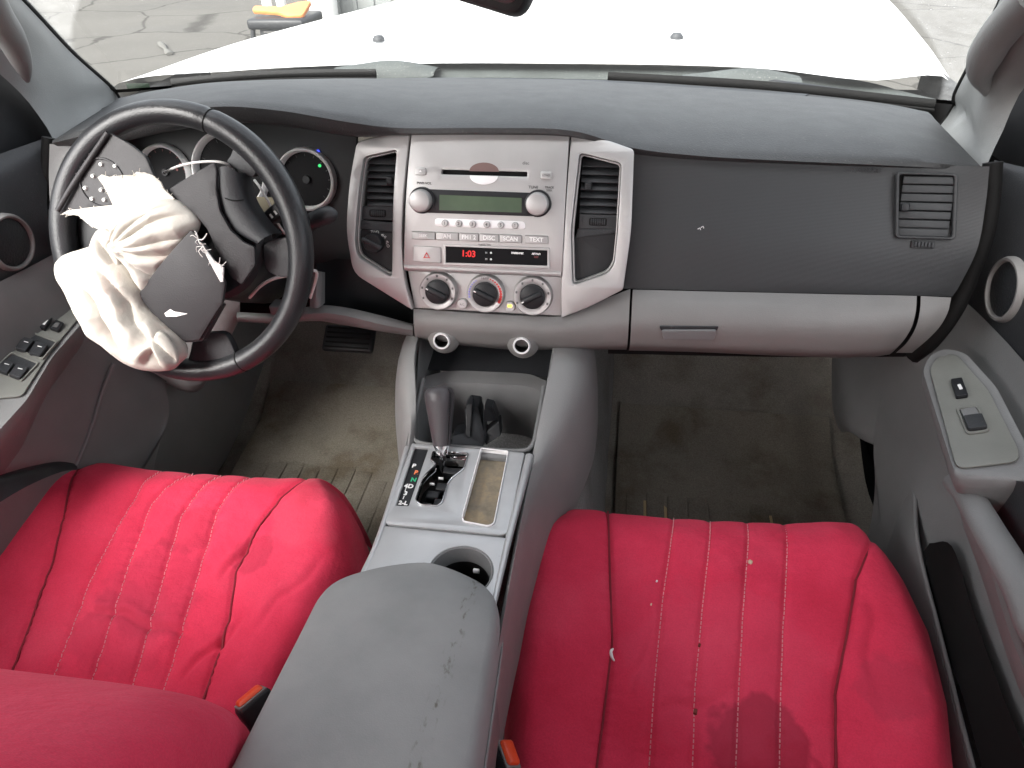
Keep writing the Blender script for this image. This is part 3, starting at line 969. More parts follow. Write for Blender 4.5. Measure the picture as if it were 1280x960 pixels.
loft('tray_ledge', [[(-0.443, 0.985, 1.0889), (-0.4383, 0.975, 1.0888), (-0.4404, 0.975, 1.0808), (-0.4482, 0.985, 1.0695), (-0.4773, 1.03, 1.0407)],
                    [(-0.3689, 0.98, 1.0947), (-0.365, 0.97, 1.0931), (-0.3672, 0.97, 1.0836), (-0.3737, 0.98, 1.074), (-0.4024, 1.03, 1.0421)],
                    [(-0.2924, 0.975, 1.1159), (-0.2873, 0.96, 1.1128), (-0.2906, 0.962, 1.0993), (-0.2981, 0.975, 1.0864), (-0.3256, 1.03, 1.0518)],
                    [(-0.243, 0.972, 1.1174), (-0.2377, 0.955, 1.1142), (-0.2409, 0.957, 1.0992), (-0.2478, 0.97, 1.0848), (-0.2749, 1.03, 1.0468)],
                    [(-0.181, 0.965, 1.1102), (-0.1769, 0.95, 1.1074), (-0.1793, 0.952, 1.094), (-0.1852, 0.965, 1.0795), (-0.2105, 1.03, 1.0377)],
                    [(-0.1261, 0.96, 1.1001), (-0.1222, 0.946, 1.1028), (-0.1237, 0.947, 1.0916), (-0.1286, 0.96, 1.0771), (-0.1519, 1.03, 1.0317)]], 'midgrey', dash, nu=40, nv=14)
box('column_bracket', I4, (-0.365, -0.325), (0.955, 0.98), (1.105, 1.122), 'midgrey', dash, 0.002)

# stack skirt with two outlets, glove box, end trim
loft('stack_skirt', [[(-0.1201, 0.955, 1.1315), (-0.118, 0.945, 1.1272), (-0.1176, 0.938, 1.1139), (-0.1192, 0.942, 1.0965), (-0.1231, 0.955, 1.0791), (-0.1435, 1.02, 1.0319)],
                     [(-0.0638, 0.952, 1.1322), (-0.0617, 0.94, 1.1264), (-0.0614, 0.934, 1.1126), (-0.0637, 0.938, 1.0952), (-0.0684, 0.952, 1.0739), (-0.0871, 1.02, 1.0259)],
                     [(0.0374, 0.952, 1.1311), (0.039, 0.94, 1.1268), (0.0396, 0.934, 1.1133), (0.0386, 0.938, 1.0961), (0.0359, 0.952, 1.0719), (0.0248, 1.02, 1.0221)],
                     [(0.1154, 0.953, 1.1338), (0.1165, 0.942, 1.1276), (0.1172, 0.936, 1.1142), (0.1172, 0.94, 1.0957), (0.1162, 0.955, 1.074), (0.1112, 1.02, 1.0282)],
                     [(0.1651, 0.97, 1.1508), (0.1664, 0.952, 1.1417), (0.1665, 0.942, 1.1223), (0.1661, 0.944, 1.1008), (0.1651, 0.958, 1.077), (0.1637, 1.02, 1.0319)],
                     [(0.2156, 0.984, 1.1694), (0.2156, 0.962, 1.1555), (0.2164, 0.946, 1.1315), (0.217, 0.949, 1.104), (0.2173, 0.962, 1.0795), (0.218, 1.02, 1.0357)]], 'grey', dash, nu=60, nv=24)
for q in ((-0.0734, 0.0195), (0.0543, 0.0193)):
    so = lathe('power_outlet', [(0.0104, 0.001), (0.0112, 0.004), (0.0128, 0.004), (0.0138, 0.001), (0.0140, -0.006), (0.0104, -0.006)], 'SK', q, 'ringsilver', dash, seg=24)
    lathe('socket_well', [(0.001, -0.021), (0.0098, -0.020), (0.0103, 0.0015), (0.0106, 0.0015), (0.0105, -0.021), (0.001, -0.022)], 'SK', q, 'blackgap', so, seg=20)
    lathe('collar', [(0.0142, 0.0005), (0.020, -0.003), (0.026, -0.014), (0.014, -0.014)], 'SK', q, 'grey', so, seg=24)
loft('glove_box', [[(0.2193, 0.984, 1.1683), (0.2192, 0.962, 1.1557), (0.2199, 0.946, 1.1317), (0.2207, 0.949, 1.1042), (0.221, 0.962, 1.0797), (0.2221, 1.02, 1.0343)],
                   [(0.3127, 0.982, 1.1717), (0.3126, 0.958, 1.1606), (0.3124, 0.943, 1.1365), (0.316, 0.946, 1.1082), (0.3198, 0.96, 1.0835), (0.3286, 1.02, 1.0387)],
                   [(0.4158, 0.98, 1.1757), (0.4145, 0.955, 1.1642), (0.4166, 0.94, 1.1408), (0.4197, 0.943, 1.1128), (0.4264, 0.958, 1.0864), (0.4427, 1.02, 1.0405)],
                   [(0.5156, 0.978, 1.1796), (0.5133, 0.953, 1.1672), (0.5155, 0.939, 1.1451), (0.5209, 0.943, 1.1155), (0.5278, 0.958, 1.0892), (0.5487, 1.02, 1.0435)],
                   [(0.58, 0.976, 1.1829), (0.5762, 0.953, 1.171), (0.5771, 0.94, 1.1471), (0.5783, 0.945, 1.1182), (0.5818, 0.96, 1.0932), (0.6032, 1.02, 1.049)],
                   [(0.6182, 0.975, 1.1843), (0.6149, 0.955, 1.1721), (0.6126, 0.945, 1.1516), (0.611, 0.951, 1.1248), (0.609, 0.965, 1.0975), (0.6279, 1.02, 1.0553)]], 'grey', dash, nu=60, nv=24)
gb_ = bpy.data.objects['glove_box']
plate('pull_handle', [rounded([(-0.0391, 0.0033), (0.0406, 0.0089), (0.0389, -0.0111), (-0.0350, -0.0149)], 0.004)], 0.006, 'GL', 'midgrey', gb_, c=-0.0015, bev=0.0018)
plate('handle_recess', [rounded([(-0.0431, 0.0077), (0.0434, 0.0136), (0.0402, 0.0043), (-0.0400, 0.0002)], 0.003)], 0.004, 'GL', 'dark', gb_, c=-0.003, bev=0.001)
loft('end_trim', [[(0.6235, 0.975, 1.1846), (0.6206, 0.956, 1.1718), (0.6191, 0.947, 1.1495), (0.6173, 0.953, 1.1199), (0.6137, 0.968, 1.0916)],
                  [(0.6438, 0.975, 1.1844), (0.6403, 0.958, 1.1719), (0.6369, 0.95, 1.1501), (0.6334, 0.957, 1.1212), (0.6265, 0.972, 1.0899)],
                  [(0.6645, 0.976, 1.1837), (0.6607, 0.962, 1.1681), (0.655, 0.957, 1.147), (0.6488, 0.964, 1.1205), (0.6412, 0.98, 1.0856)]], 'grey', dash, nu=14, nv=20)
loft('panel_backing', [[(0.1811, 1.03, 1.1499), (0.1847, 1.0, 1.1029), (0.1881, 1.03, 1.0189)], [(0.4258, 1.03, 1.1572), (0.4288, 1.0, 1.118), (0.4483, 1.03, 1.0311)],
                       [(0.6802, 1.02, 1.1682), (0.6736, 1.0, 1.1331), (0.6546, 1.03, 1.046)]], 'blackgap', dash, nu=16, nv=8)
# big passenger fascia with woven grain
def fascia_mat():
    m, nt, b = nodes_of('charcoal_woven_fascia')
    setb(b, (0.034, 0.038, 0.042), 0.47, 0, 0.45)
    v = coords(nt, (1, 0.2, 1))
    wv = nt.nodes.new('ShaderNodeTexWave')
    wv.bands_direction = 'Z'
    wv.inputs['Scale'].default_value = 190
    wv.inputs['Distortion'].default_value = 1.5
    wv.inputs['Detail'].default_value = 2
    wv.inputs['Detail Scale'].default_value = 8
    nt.links.new(v, wv.inputs['Vector'])
    bump(nt, b, wv.outputs['Fac'], 0.22, 0.0008)
    col = ramp(nt, wv.outputs['Fac'], [(0.2, (0.023, 0.025, 0.027)), (0.8, (0.031, 0.033, 0.035))])
    nt.links.new(col, b.inputs['Base Color'])
    return m
M['woven'] = fascia_mat()
loft('passenger_fascia', [[(0.2082, 1.06, 1.3561), (0.2079, 1.04, 1.3), (0.2069, 1.012, 1.2363), (0.2059, 0.995, 1.1849), (0.2061, 0.99, 1.1657)],
                          [(0.3071, 1.062, 1.3473), (0.3119, 1.038, 1.298), (0.315, 1.008, 1.2401), (0.318, 0.99, 1.1892), (0.3187, 0.985, 1.1717)],
                          [(0.4405, 1.062, 1.3458), (0.4436, 1.037, 1.299), (0.4461, 1.005, 1.2433), (0.4472, 0.987, 1.1947), (0.448, 0.983, 1.1758)],
                          [(0.5568, 1.055, 1.3466), (0.5632, 1.032, 1.3001), (0.5649, 1.0, 1.247), (0.5646, 0.984, 1.1998), (0.5641, 0.98, 1.1812)],
                          [(0.6362, 1.045, 1.3487), (0.643, 1.022, 1.3033), (0.6401, 0.994, 1.2506), (0.6353, 0.981, 1.2012), (0.6343, 0.978, 1.1835)],
                          [(0.6768, 1.03, 1.3538), (0.681, 1.012, 1.3075), (0.6809, 0.99, 1.2543), (0.6721, 0.981, 1.2019), (0.6667, 0.979, 1.1835)]], 'woven', dash, nu=60, nv=30)
text('embossed_lettering', 'SRS AIRBAG', 'FV', (-0.0515, 0.0931), 0.004, 0.0095, 'dark', dash, bold=0.0002, th=0.0006)
o = bpy.data.objects['embossed_lettering']
# side vent
sv = plate('side_vent', [rounded([(-0.0102, 0.0904), (0.0666, 0.0893), (0.0754, 0.0017), (-0.0001, 0.0011)], 0.006), rounded([(-0.0057, 0.0872), (0.0621, 0.0861), (0.0701, 0.0047), (0.0035, 0.0045)], 0.004)], 0.010, 'FV', 'fascia', dash, c=0.002, bev=0.0015)
plate('vent_well', [[(-0.0068, 0.0883), (0.0630, 0.0872), (0.0712, 0.0036), (0.0027, 0.0034)]], 0.004, 'FV', 'blackgap', sv, c=-0.002, bev=0)
for k in range(7):
    a0, a1 = (0.0006, 0.0451)[0], (0.0655, 0.0467)[0]
    b1 = (0.0277, 0.0855)[1] - k * ((0.0277, 0.0855)[1] - (0.0382, 0.0036)[1]) / 7
    hgt = ((0.0277, 0.0855)[1] - (0.0382, 0.0036)[1]) / 7
    box('slat', F['FV'], (a0, a1), (b1 - hgt + 0.0012, b1 - 0.0004), (0.003, 0.0085), 'fascia', sv, 0.0008)
box('slider', F['FV'], ((0.0016, 0.0451)[0], (0.0117, 0.0453)[0]), ((0.0076, 0.0376)[1], (0.0062, 0.0485)[1]), (0.007, 0.016), 'black', sv, 0.0015)
tw = plate('thumb_wheel_frame', [rounded([(0.0217, -0.0014), (0.0509, -0.0014), (0.0513, -0.0114), (0.0219, -0.0114)], 0.002)], 0.003, 'FV', 'black', sv, c=0.004, bev=0.0006)
for k in range(6):
    a0 = (0.0254, -0.0068)[0] + k * 0.0043
    box('wheel_ridge', F['FV'], (a0, a0 + 0.003), ((0.0349, -0.0098)[1], (0.0341, -0.0032)[1]), (0.006, 0.0095), 'dark', tw, 0.0005)
o = tube('seal_strip', [(0.6931, 1.06, 1.3494), (0.7008, 1.045, 1.3018), (0.704, 1.03, 1.2488), (0.6993, 1.02, 1.1772), (0.6905, 1.01, 1.1392), (0.6767, 1.01, 1.0918), (0.6613, 1.02, 1.0547)], 0.013, 'blackgap', dash, n=24, seg=8)
tube('seal_strip', [(-0.7249, 1.05, 1.3579), (-0.7383, 1.03, 1.3016), (-0.7496, 1.01, 1.2404), (-0.7714, 0.99, 1.1383)], 0.010, 'blackgap', dash, n=16, seg=8)
for k, q in enumerate(((0.3064, 1.016, 1.2576), (0.3109, 1.018, 1.2594), (-0.0097, 1.5, 1.3361))):
    q = Vector(q) + Vector((0, -0.004, 0.006 if k == 2 else 0))
    tube('scuff_chip', [q, q + Vector((0.003, 0, 0.002)), q + Vector((0.004, 0, -0.001))], 0.0006, 'white', dash, n=5, seg=5)
# defroster slot and two chips in the pad
loft('defroster_strip', [[Vector((-0.5588, 1.49, 1.3346)) + Vector((0, 0, 0.004)), Vector((-0.5233, 1.47, 1.3366)) + Vector((0, 0, 0.006))],
                         [Vector((-0.1735, 1.525, 1.3378)) + Vector((0, 0, 0.005)), Vector((-0.166, 1.49, 1.3354)) + Vector((0, 0, 0.009))],
                         [Vector((0.1529, 1.52, 1.3375)) + Vector((0, 0, 0.005)), Vector((0.1542, 1.49, 1.3342)) + Vector((0, 0, 0.009))],
                         [Vector((0.5279, 1.475, 1.329)) + Vector((0, 0, 0.004)), Vector((0.5174, 1.455, 1.3283)) + Vector((0, 0, 0.006))]], 'dark', dash, nu=30, nv=4, thick=0.002)
# ================================================================ centre stack
stack = thing('center_stack', 'silver centre stack with radio, air vents and climate dials', 'centre stack', (0, 1.0, 1.1))
CUTS = [0.12 + 0.012 * k for k in range(13)]
def bow(co):
    if co.y > 0.13:
        co.z -= 1.35 * (co.y - 0.13) ** 2
    return co
def sp(name, outl, th, m, parent, c=0.0, bev=0.0008):
    return plate(name, outl, th, 'ST', m, parent, c=c, bev=bev, warp=bow, cuts=CUTS)
def st_lathe(name, prof, at, m, parent, seg=24):
    off = bow(Vector((at[0], at[1], 0))).z
    return lathe(name, [(r, h + off) for r, h in prof], 'ST', at, m, parent, seg)
def st_text(name, s, at, c, size, m, parent, **k):
    off = bow(Vector((at[0], at[1], 0))).z
    return text(name, s, 'ST', at, c + off, size, m, parent, rot=R(-0.5), **k)

# wings with the vent openings
lw_out = rounded([(-0.1218, 0.2628), (-0.1335, 0.1057), (-0.1314, 0.0469), (-0.1185, -0.0005), (-0.1249, 0.0018), (-0.2126, 0.0520), (-0.2209, 0.1145), (-0.2133, 0.1861), (-0.2039, 0.2468), (-0.1630, 0.2576)],
                 [0.001, 0.02, 0.02, 0.001, 0.004, 0.016, 0.02, 0.02, 0.008, 0.02])
lw_in = rounded([(-0.1407, 0.2369), (-0.1467, 0.1293), (-0.1506, 0.0485), (-0.2048, 0.0785), (-0.2074, 0.1029), (-0.1970, 0.1866), (-0.1914, 0.2256)], [0.005, 0.01, 0.007, 0.010, 0.01, 0.01, 0.006])
rw_out = rounded([(0.1157, 0.2638), (0.1576, 0.2592), (0.2065, 0.2442), (0.2103, 0.1304), (0.2045, 0.0467), (0.1538, 0.0162), (0.1145, -0.0008), (0.1121, 0.0557), (0.1131, 0.1152)],
                 [0.001, 0.02, 0.006, 0.02, 0.004, 0.02, 0.001, 0.02, 0.02])
rw_in = rounded([(0.1294, 0.2383), (0.1900, 0.2256), (0.1907, 0.1297), (0.1890, 0.0842), (0.1805, 0.0696), (0.1292, 0.0492), (0.1232, 0.1273)], [0.006, 0.006, 0.01, 0.006, 0.008, 0.008, 0.01])
lwing = sp('left_bezel', [lw_out, lw_in], 0.016, 'silver', stack, c=-0.010, bev=0.002)
rwing = sp('right_bezel', [rw_out, rw_in], 0.016, 'silver', stack, c=-0.010, bev=0.002)
lip_l = rounded([(-0.1407, 0.2369), (-0.1467, 0.1293), (-0.1506, 0.0485), (-0.2048, 0.0785), (-0.2074, 0.1029), (-0.1970, 0.1866), (-0.1914, 0.2256)], 0.006)
def inset(poly, d):
    cx = sum(p[0] for p in poly) / len(poly)
    cy = sum(p[1] for p in poly) / len(poly)
    w = max(abs(p[0] - cx) for p in poly)
    h = max(abs(p[1] - cy) for p in poly)
    return [(cx + (p[0] - cx) * (1 - d / w), cy + (p[1] - cy) * (1 - d / h)) for p in poly]
sp('opening_rim', [inset(lw_in, 0.0006), inset(lw_in, 0.0034)], 0.020, 'silver', lwing, c=-0.024, bev=0.0006)
sp('opening_rim', [inset(rw_in, 0.0006), inset(rw_in, 0.0034)], 0.020, 'silver', rwing, c=-0.024, bev=0.0006)
sp('stack_backing', [[(-0.2089, 0.2456), (-0.1207, 0.2606), (0.1147, 0.2616), (0.2045, 0.2420), (0.2009, 0.0478), (0.1143, 0.0029), (-0.1171, 0.0034), (-0.2163, 0.0556)]], 0.004, 'blackgap', stack, c=-0.042, bev=0.0)
# dark wells behind the openings
sp('vent_well', [lw_in], 0.004, 'blackgap', lwing, c=-0.034, bev=0.0)
sp('vent_well', [rw_in], 0.004, 'blackgap', rwing, c=-0.034, bev=0.0)

def vent(par, ul, ur, v0, v1, n, sl_u, wheel):
    """slats between pixel-measured left and right edges; coordinates are already metres in the stack frame"""
    (al0, bt), (ar0, _) = ul, ur
    b0 = bt
    hgt = (b0 - v1) / n
    for k in range(n):
        bb_ = b0 - k * hgt
        z0 = bow(Vector((0, bb_, 0))).z
        mtx = F['ST'] @ Matrix.Translation(((al0 + ar0) / 2, bb_ - hgt * 0.5, z0 - 0.016)) @ Matrix.Rotation(R(38), 4, 'X')
        box('slat', mtx, (-(ar0 - al0) / 2, (ar0 - al0) / 2), (-0.0008, 0.0008), (-0.010, 0.0085), 'dark', par, 0.0004, 1)
    zz = bow(Vector((0, sl_u[1], 0))).z
    mtx = F['ST'] @ Matrix.Translation((sl_u[0], sl_u[1], zz - 0.010))
    sl = box('slider', mtx, (-0.005, 0.005), (-0.006, 0.006), (-0.002, 0.007), 'black', par, 0.002)
    for k in range(3):
        box('slider_ridge', mtx, (-0.004, 0.004), (-0.004 + k * 0.003, -0.003 + k * 0.003), (0.0068, 0.0078), 'dark', sl, 0.0003, 1)
    w = sp('thumb_wheel_plate', [rounded(wheel, 0.002)], 0.006, 'dark', par, c=-0.016, bev=0.0008)
    cx = sum(p[0] for p in wheel) / 4
    cy = sum(p[1] for p in wheel) / 4
    zz = bow(Vector((0, cy, 0))).z
    sp('thumb_wheel_slot', [rounded(rect((cx, cy), 0.026, 0.011), 0.003)], 0.001, 'blackgap', w, c=-0.0098, bev=0)
    for k in range(7):
        mtx = F['ST'] @ Matrix.Translation((cx - 0.0096 + k * 0.0032, cy, zz - 0.0095))
        box('wheel_ridge', mtx, (-0.0011, 0.0011), (-0.0042, 0.0042), (0, 0.0022), 'dark', w, 0.0004, 1)
vent(lwing, (-0.1914, 0.2256), (-0.1422, 0.2268), 0, (-0.1733, 0.1545)[1], 7, (-0.1545, 0.1923), [(-0.1985, 0.1537), (-0.1483, 0.1541), (-0.1491, 0.1328), (-0.2008, 0.1334)])
vent(rwing, (0.1333, 0.2297), (0.1874, 0.2309), 0, (0.1638, 0.1538)[1], 7, (0.1443, 0.1926), [(0.1337, 0.1529), (0.1881, 0.1524), (0.1893, 0.1330), (0.1336, 0.1310)])
# 4WD selector panel, left
lp = sp('selector_panel', [rounded([(-0.2028, 0.1188), (-0.1484, 0.1160), (-0.1505, 0.0510), (-0.2047, 0.0797), (-0.2061, 0.1030)], 0.004)], 0.006, 'black', lwing, c=-0.016, bev=0.0008)
sp('selector_ledge', [rounded([(-0.2009, 0.1322), (-0.1479, 0.1304), (-0.1484, 0.1160), (-0.2028, 0.1188)], 0.001)], 0.009, 'dark', lwing, c=-0.017, bev=0.001)
ck = (-0.1807, 0.0991)
kn = st_lathe('selector_knob', [(0.001, 0.004), (0.0135, 0.004), (0.0150, 0.002), (0.0155, -0.010), (0.001, -0.010)], ck, 'black', lp, 32)
mtx = F['ST'] @ Matrix.Translation((ck[0], ck[1], 0.004)) @ Matrix.Rotation(R(-24), 4, 'Z')
box('pointer_bar', mtx, (-0.0165, 0.0165), (-0.0035, 0.0035), (-0.004, 0.005), 'dark', kn, 0.0018)
text('pointer_dot', '\u2022', 'ST', (-0.1949, 0.0961), -0.0095, 0.014, 'white', lp)
text('range_print', '2WD', 'ST', (-0.1800, 0.1149), -0.0096, 0.006, 'white', lp)
text('range_print', '4HI', 'ST', (-0.1663, 0.1094), -0.0096, 0.006, 'white', lp, rot=R(-40))
text('range_print', '4LO', 'ST', (-0.1604, 0.0974), -0.0096, 0.006, 'white', lp, rot=R(-80))
sp('blank_pocket', [rounded([(0.1315, 0.1252), (0.1873, 0.1284), (0.1879, 0.0841), (0.1805, 0.0708), (0.1303, 0.0516), (0.1261, 0.1157)], 0.006)], 0.005, 'black', rwing, c=-0.020, bev=0.001)
sp('pocket_ledge', [rounded([(0.1324, 0.1310), (0.1882, 0.1330), (0.1886, 0.1273), (0.1295, 0.1181)], 0.001)], 0.008, 'dark', rwing, c=-0.017, bev=0.001)

# radio face with its slot
slot = rounded([(-0.0711, 0.2104), (0.0557, 0.2102), (0.0559, 0.2036), (-0.0712, 0.2036)], 0.0015)
radio = sp('radio_panel', [[(-0.1194, 0.2628), (-0.0001, 0.2671), (0.1135, 0.2638), (0.1128, 0.0666), (-0.1309, 0.0656)], slot], 0.016, 'silver', stack, c=-0.008, bev=0.0016)
sp('disc_slot', [rounded([(-0.0747, 0.2126), (0.0591, 0.2125), (0.0594, 0.2014), (-0.0748, 0.2013)], 0.001)], 0.003, 'blackgap', radio, c=-0.004, bev=0)
# finger recess drawn flat: its shaded upper and lit lower half are painted on
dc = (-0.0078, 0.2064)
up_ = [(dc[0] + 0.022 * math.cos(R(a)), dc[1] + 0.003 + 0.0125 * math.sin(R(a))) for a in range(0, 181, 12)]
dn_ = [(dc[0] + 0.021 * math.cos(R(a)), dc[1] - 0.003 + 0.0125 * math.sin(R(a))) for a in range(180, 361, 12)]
M['recess_shade'] = plain('brown_grey_recess_shade', (0.20, 0.13, 0.12), 0.4, 0.3)
sp('slot_shade', [up_], 0.0006, 'recess_shade', radio, c=0.0078, bev=0)
sp('slot_highlight', [dn_], 0.0012, 'ringsilver', radio, c=0.0078, bev=0.0004)
for q in ((-0.1026, 0.2074), (0.0837, 0.2065)):
    sp('small_button', [rounded(rect(q, 0.0165, 0.0105), 0.003)], 0.004, 'silver', radio, c=0.007, bev=0.0012)
sp('eject_mark', [[((-0.1026, 0.2074)[0] - 0.0022, (-0.1026, 0.2074)[1] - 0.001), ((-0.1026, 0.2074)[0] + 0.0022, (-0.1026, 0.2074)[1] - 0.001), ((-0.1026, 0.2074)[0], (-0.1026, 0.2074)[1] + 0.002)]], 0.0003, 'white', radio, c=0.0111, bev=0)
st_text('button_print', 'LOAD', (0.0837, 0.2065), 0.0112, 0.0042, 'printgrey', radio)
st_text('radio_print', 'PWR\u00b7VOL', (-0.0968, 0.1904), 0.0083, 0.0052, 'printgrey', radio, bold=0.0001)
st_text('radio_print', 'TUNE', (0.0657, 0.1893), 0.0083, 0.0055, 'printgrey', radio, bold=0.0001)
st_text('radio_print', 'TRACK\nSEEK', (0.0891, 0.1876), 0.0083, 0.0042, 'printgrey', radio, bold=0.0001)
st_text('radio_print', 'disc', (0.0530, 0.2224), 0.0083, 0.0065, 'printgrey', radio)
# display
dsp = sp('display_surround', [rounded([(-0.1019, 0.1823), (0.0741, 0.1817), (0.0930, 0.1755), (0.0937, 0.1584), (0.0752, 0.1486), (-0.1001, 0.1486), (-0.1159, 0.1587), (-0.1169, 0.1703)], 0.012)], 0.002, 'black', radio, c=0.0078, bev=0.0005)
def lcd_mat():
    m, nt, b = nodes_of('green_lcd')
    setb(b, (0.09, 0.125, 0.085), 0.22, 0, 0.5)
    v = coords(nt)
    nt.links.new(ramp(nt, tex_noise(nt, v, 20, 3), [(0.3, (0.075, 0.110, 0.072)), (0.7, (0.10, 0.14, 0.09))]), b.inputs['Base Color'])
    return m
sp('lcd_screen', [[(-0.0727, 0.1750), (0.0496, 0.1741), (0.0501, 0.1535), (-0.0730, 0.1530)]], 0.0005, lcd_mat(), dsp, c=0.0099, bev=0)
for q, nm in (((-0.0997, 0.1661), 1), ((0.0734, 0.1669), 2)):
    kb = st_lathe('radio_knob', [(0.001, 0.027), (0.0135, 0.027), (0.0150, 0.0262), (0.0158, 0.0245), (0.0166, 0.009), (0.0166, 0.002), (0.001, 0.002)], q, 'silver', radio, 36)
    st_lathe('knob_base', [(0.0168, 0.0125), (0.0192, 0.0115), (0.0196, 0.004), (0.0160, 0.004)], q, 'black', kb, 36)
# preset strip
ps = sp('preset_strip', [rounded([(-0.0805, 0.1410), (0.0552, 0.1410), (0.0567, 0.1295), (-0.0806, 0.1293)], 0.0055)], 0.0008, 'ringsilver', radio, c=0.0078, bev=0.0002)
for k in range(6):
    q = ((-0.0646, 0.1345)[0] + k * ((0.0410, 0.1347)[0] - (-0.0646, 0.1345)[0]) / 5, (-0.0646, 0.1345)[1] + k * ((0.0410, 0.1347)[1] - (-0.0646, 0.1345)[1]) / 5)
    pb = st_lathe('preset_button', [(0.001, 0.0125), (0.0038, 0.0125), (0.0048, 0.0115), (0.0052, 0.0085), (0.001, 0.0085)], q, 'silver', radio, 18)
    st_text('preset_digit', str(k + 1), q, 0.0127, 0.0062, 'printgrey', pb, bold=0.0002)
rowb = [(((-0.1156, 0.1208), (-0.0795, 0.1210), (-0.0797, 0.1090), (-0.1159, 0.1089)), 'SEEK'), (((-0.0783, 0.1211), (-0.0437, 0.1211), (-0.0438, 0.1092), (-0.0784, 0.1091)), 'AM'), (((-0.0425, 0.1212), (-0.0132, 0.1211), (-0.0131, 0.1092), (-0.0425, 0.1092)), 'FM1 2'),
        (((-0.0119, 0.1211), (0.0172, 0.1210), (0.0174, 0.1092), (-0.0119, 0.1092)), 'DISC'), (((0.0184, 0.1211), (0.0509, 0.1211), (0.0512, 0.1093), (0.0186, 0.1092)), 'SCAN'), (((0.0557, 0.1213), (0.0903, 0.1214), (0.0908, 0.1096), (0.0560, 0.1095)), 'TEXT')]
M['buttonsilver'] = plain('darker_silver_button', (0.36, 0.355, 0.35), 0.35, 0.5)
for q, lab in rowb:
    cx = sum(p[0] for p in q) / 4
    cy = sum(p[1] for p in q) / 4
    bt = sp('band_button', [rounded(list(q), 0.0012)], 0.004, 'buttonsilver', radio, c=0.0075, bev=0.0011)
    st_text('button_lettering', lab, (cx, cy), 0.0117, 0.0085 if lab != 'SEEK' else 0.006, 'white', bt, bold=0.00025)
st_text('radio_print', 'FUJITSU TEN', (-0.0045, 0.1048), 0.0083, 0.0034, 'printgrey', radio)
# hazard switch and clock
hz = sp('hazard_button', [rounded([(-0.1148, 0.0992), (-0.0711, 0.0986), (-0.0713, 0.0742), (-0.1141, 0.0749)], 0.002)], 0.003, 'silver', radio, c=0.0075, bev=0.0012)
hc = (-0.0931, 0.0856)
tri = [(hc[0] + 0.0062 * math.cos(R(90 + 120 * k)), hc[1] - 0.001 + 0.0062 * math.sin(R(90 + 120 * k))) for k in range(3)]
tri2 = [(hc[0] + 0.0036 * math.cos(R(90 + 120 * k)), hc[1] - 0.001 + 0.0036 * math.sin(R(90 + 120 * k))) for k in range(3)]
sp('warning_triangle', [tri, tri2], 0.0003, 'red_print', hz, c=0.0107, bev=0)
cf = sp('clock_frame', [rounded([(-0.0673, 0.1035), (0.0934, 0.1039), (0.0945, 0.0730), (-0.0676, 0.0720)], 0.0015), [(-0.0636, 0.1001), (0.0899, 0.1002), (0.0907, 0.0776), (-0.0638, 0.0758)]], 0.003, 'silver', radio, c=0.0072, bev=0.0008)
ck_ = sp('clock_display', [[(-0.0648, 0.1012), (0.0911, 0.1014), (0.0920, 0.0764), (-0.0651, 0.0745)]], 0.001, 'gaugeface', radio, c=0.0075, bev=0)
text('clock_digits', '1:03', 'ST', (-0.0290, 0.0900), 0.0087, 0.0130, 'redled', ck_, rot=R(-1.5), bold=0.0003)
for q in ((0.0054, 0.0932), (0.0055, 0.0836)):
    sp('set_button', [circle(q, 0.0016, 10)], 0.0012, 'white', ck_, c=0.0084, bev=0.0003)
text('clock_print', 'H', 'ST', (-0.0019, 0.0929), 0.0087, 0.0042, 'white', ck_)
text('clock_print', 'M', 'ST', (-0.0018, 0.0833), 0.0087, 0.0042, 'white', ck_)
text('clock_print', 'PASSENGER', 'ST', (0.0456, 0.0942), 0.0087, 0.0036, 'white', ck_, rot=R(-1), bold=0.0003)
text('clock_print', 'AIRBAG', 'ST', (0.0733, 0.0942), 0.0087, 0.0036, 'white', ck_, rot=R(-1), bold=0.0003)
text('clock_print', 'OFF', 'ST', (0.0735, 0.0895), 0.0087, 0.0036, 'dimred', ck_, rot=R(-1), bold=0.0003)
# rounded lower lip of the radio
mtxp = [F['ST'] @ Vector((*(-0.1296, 0.0656), 0.003)), F['ST'] @ Vector((*(-0.0066, 0.0661), 0.003)), F['ST'] @ Vector((*(0.1116, 0.0665), 0.003))]
tube('lower_lip', mtxp, 0.0062, 'silver', radio, n=10, seg=12)

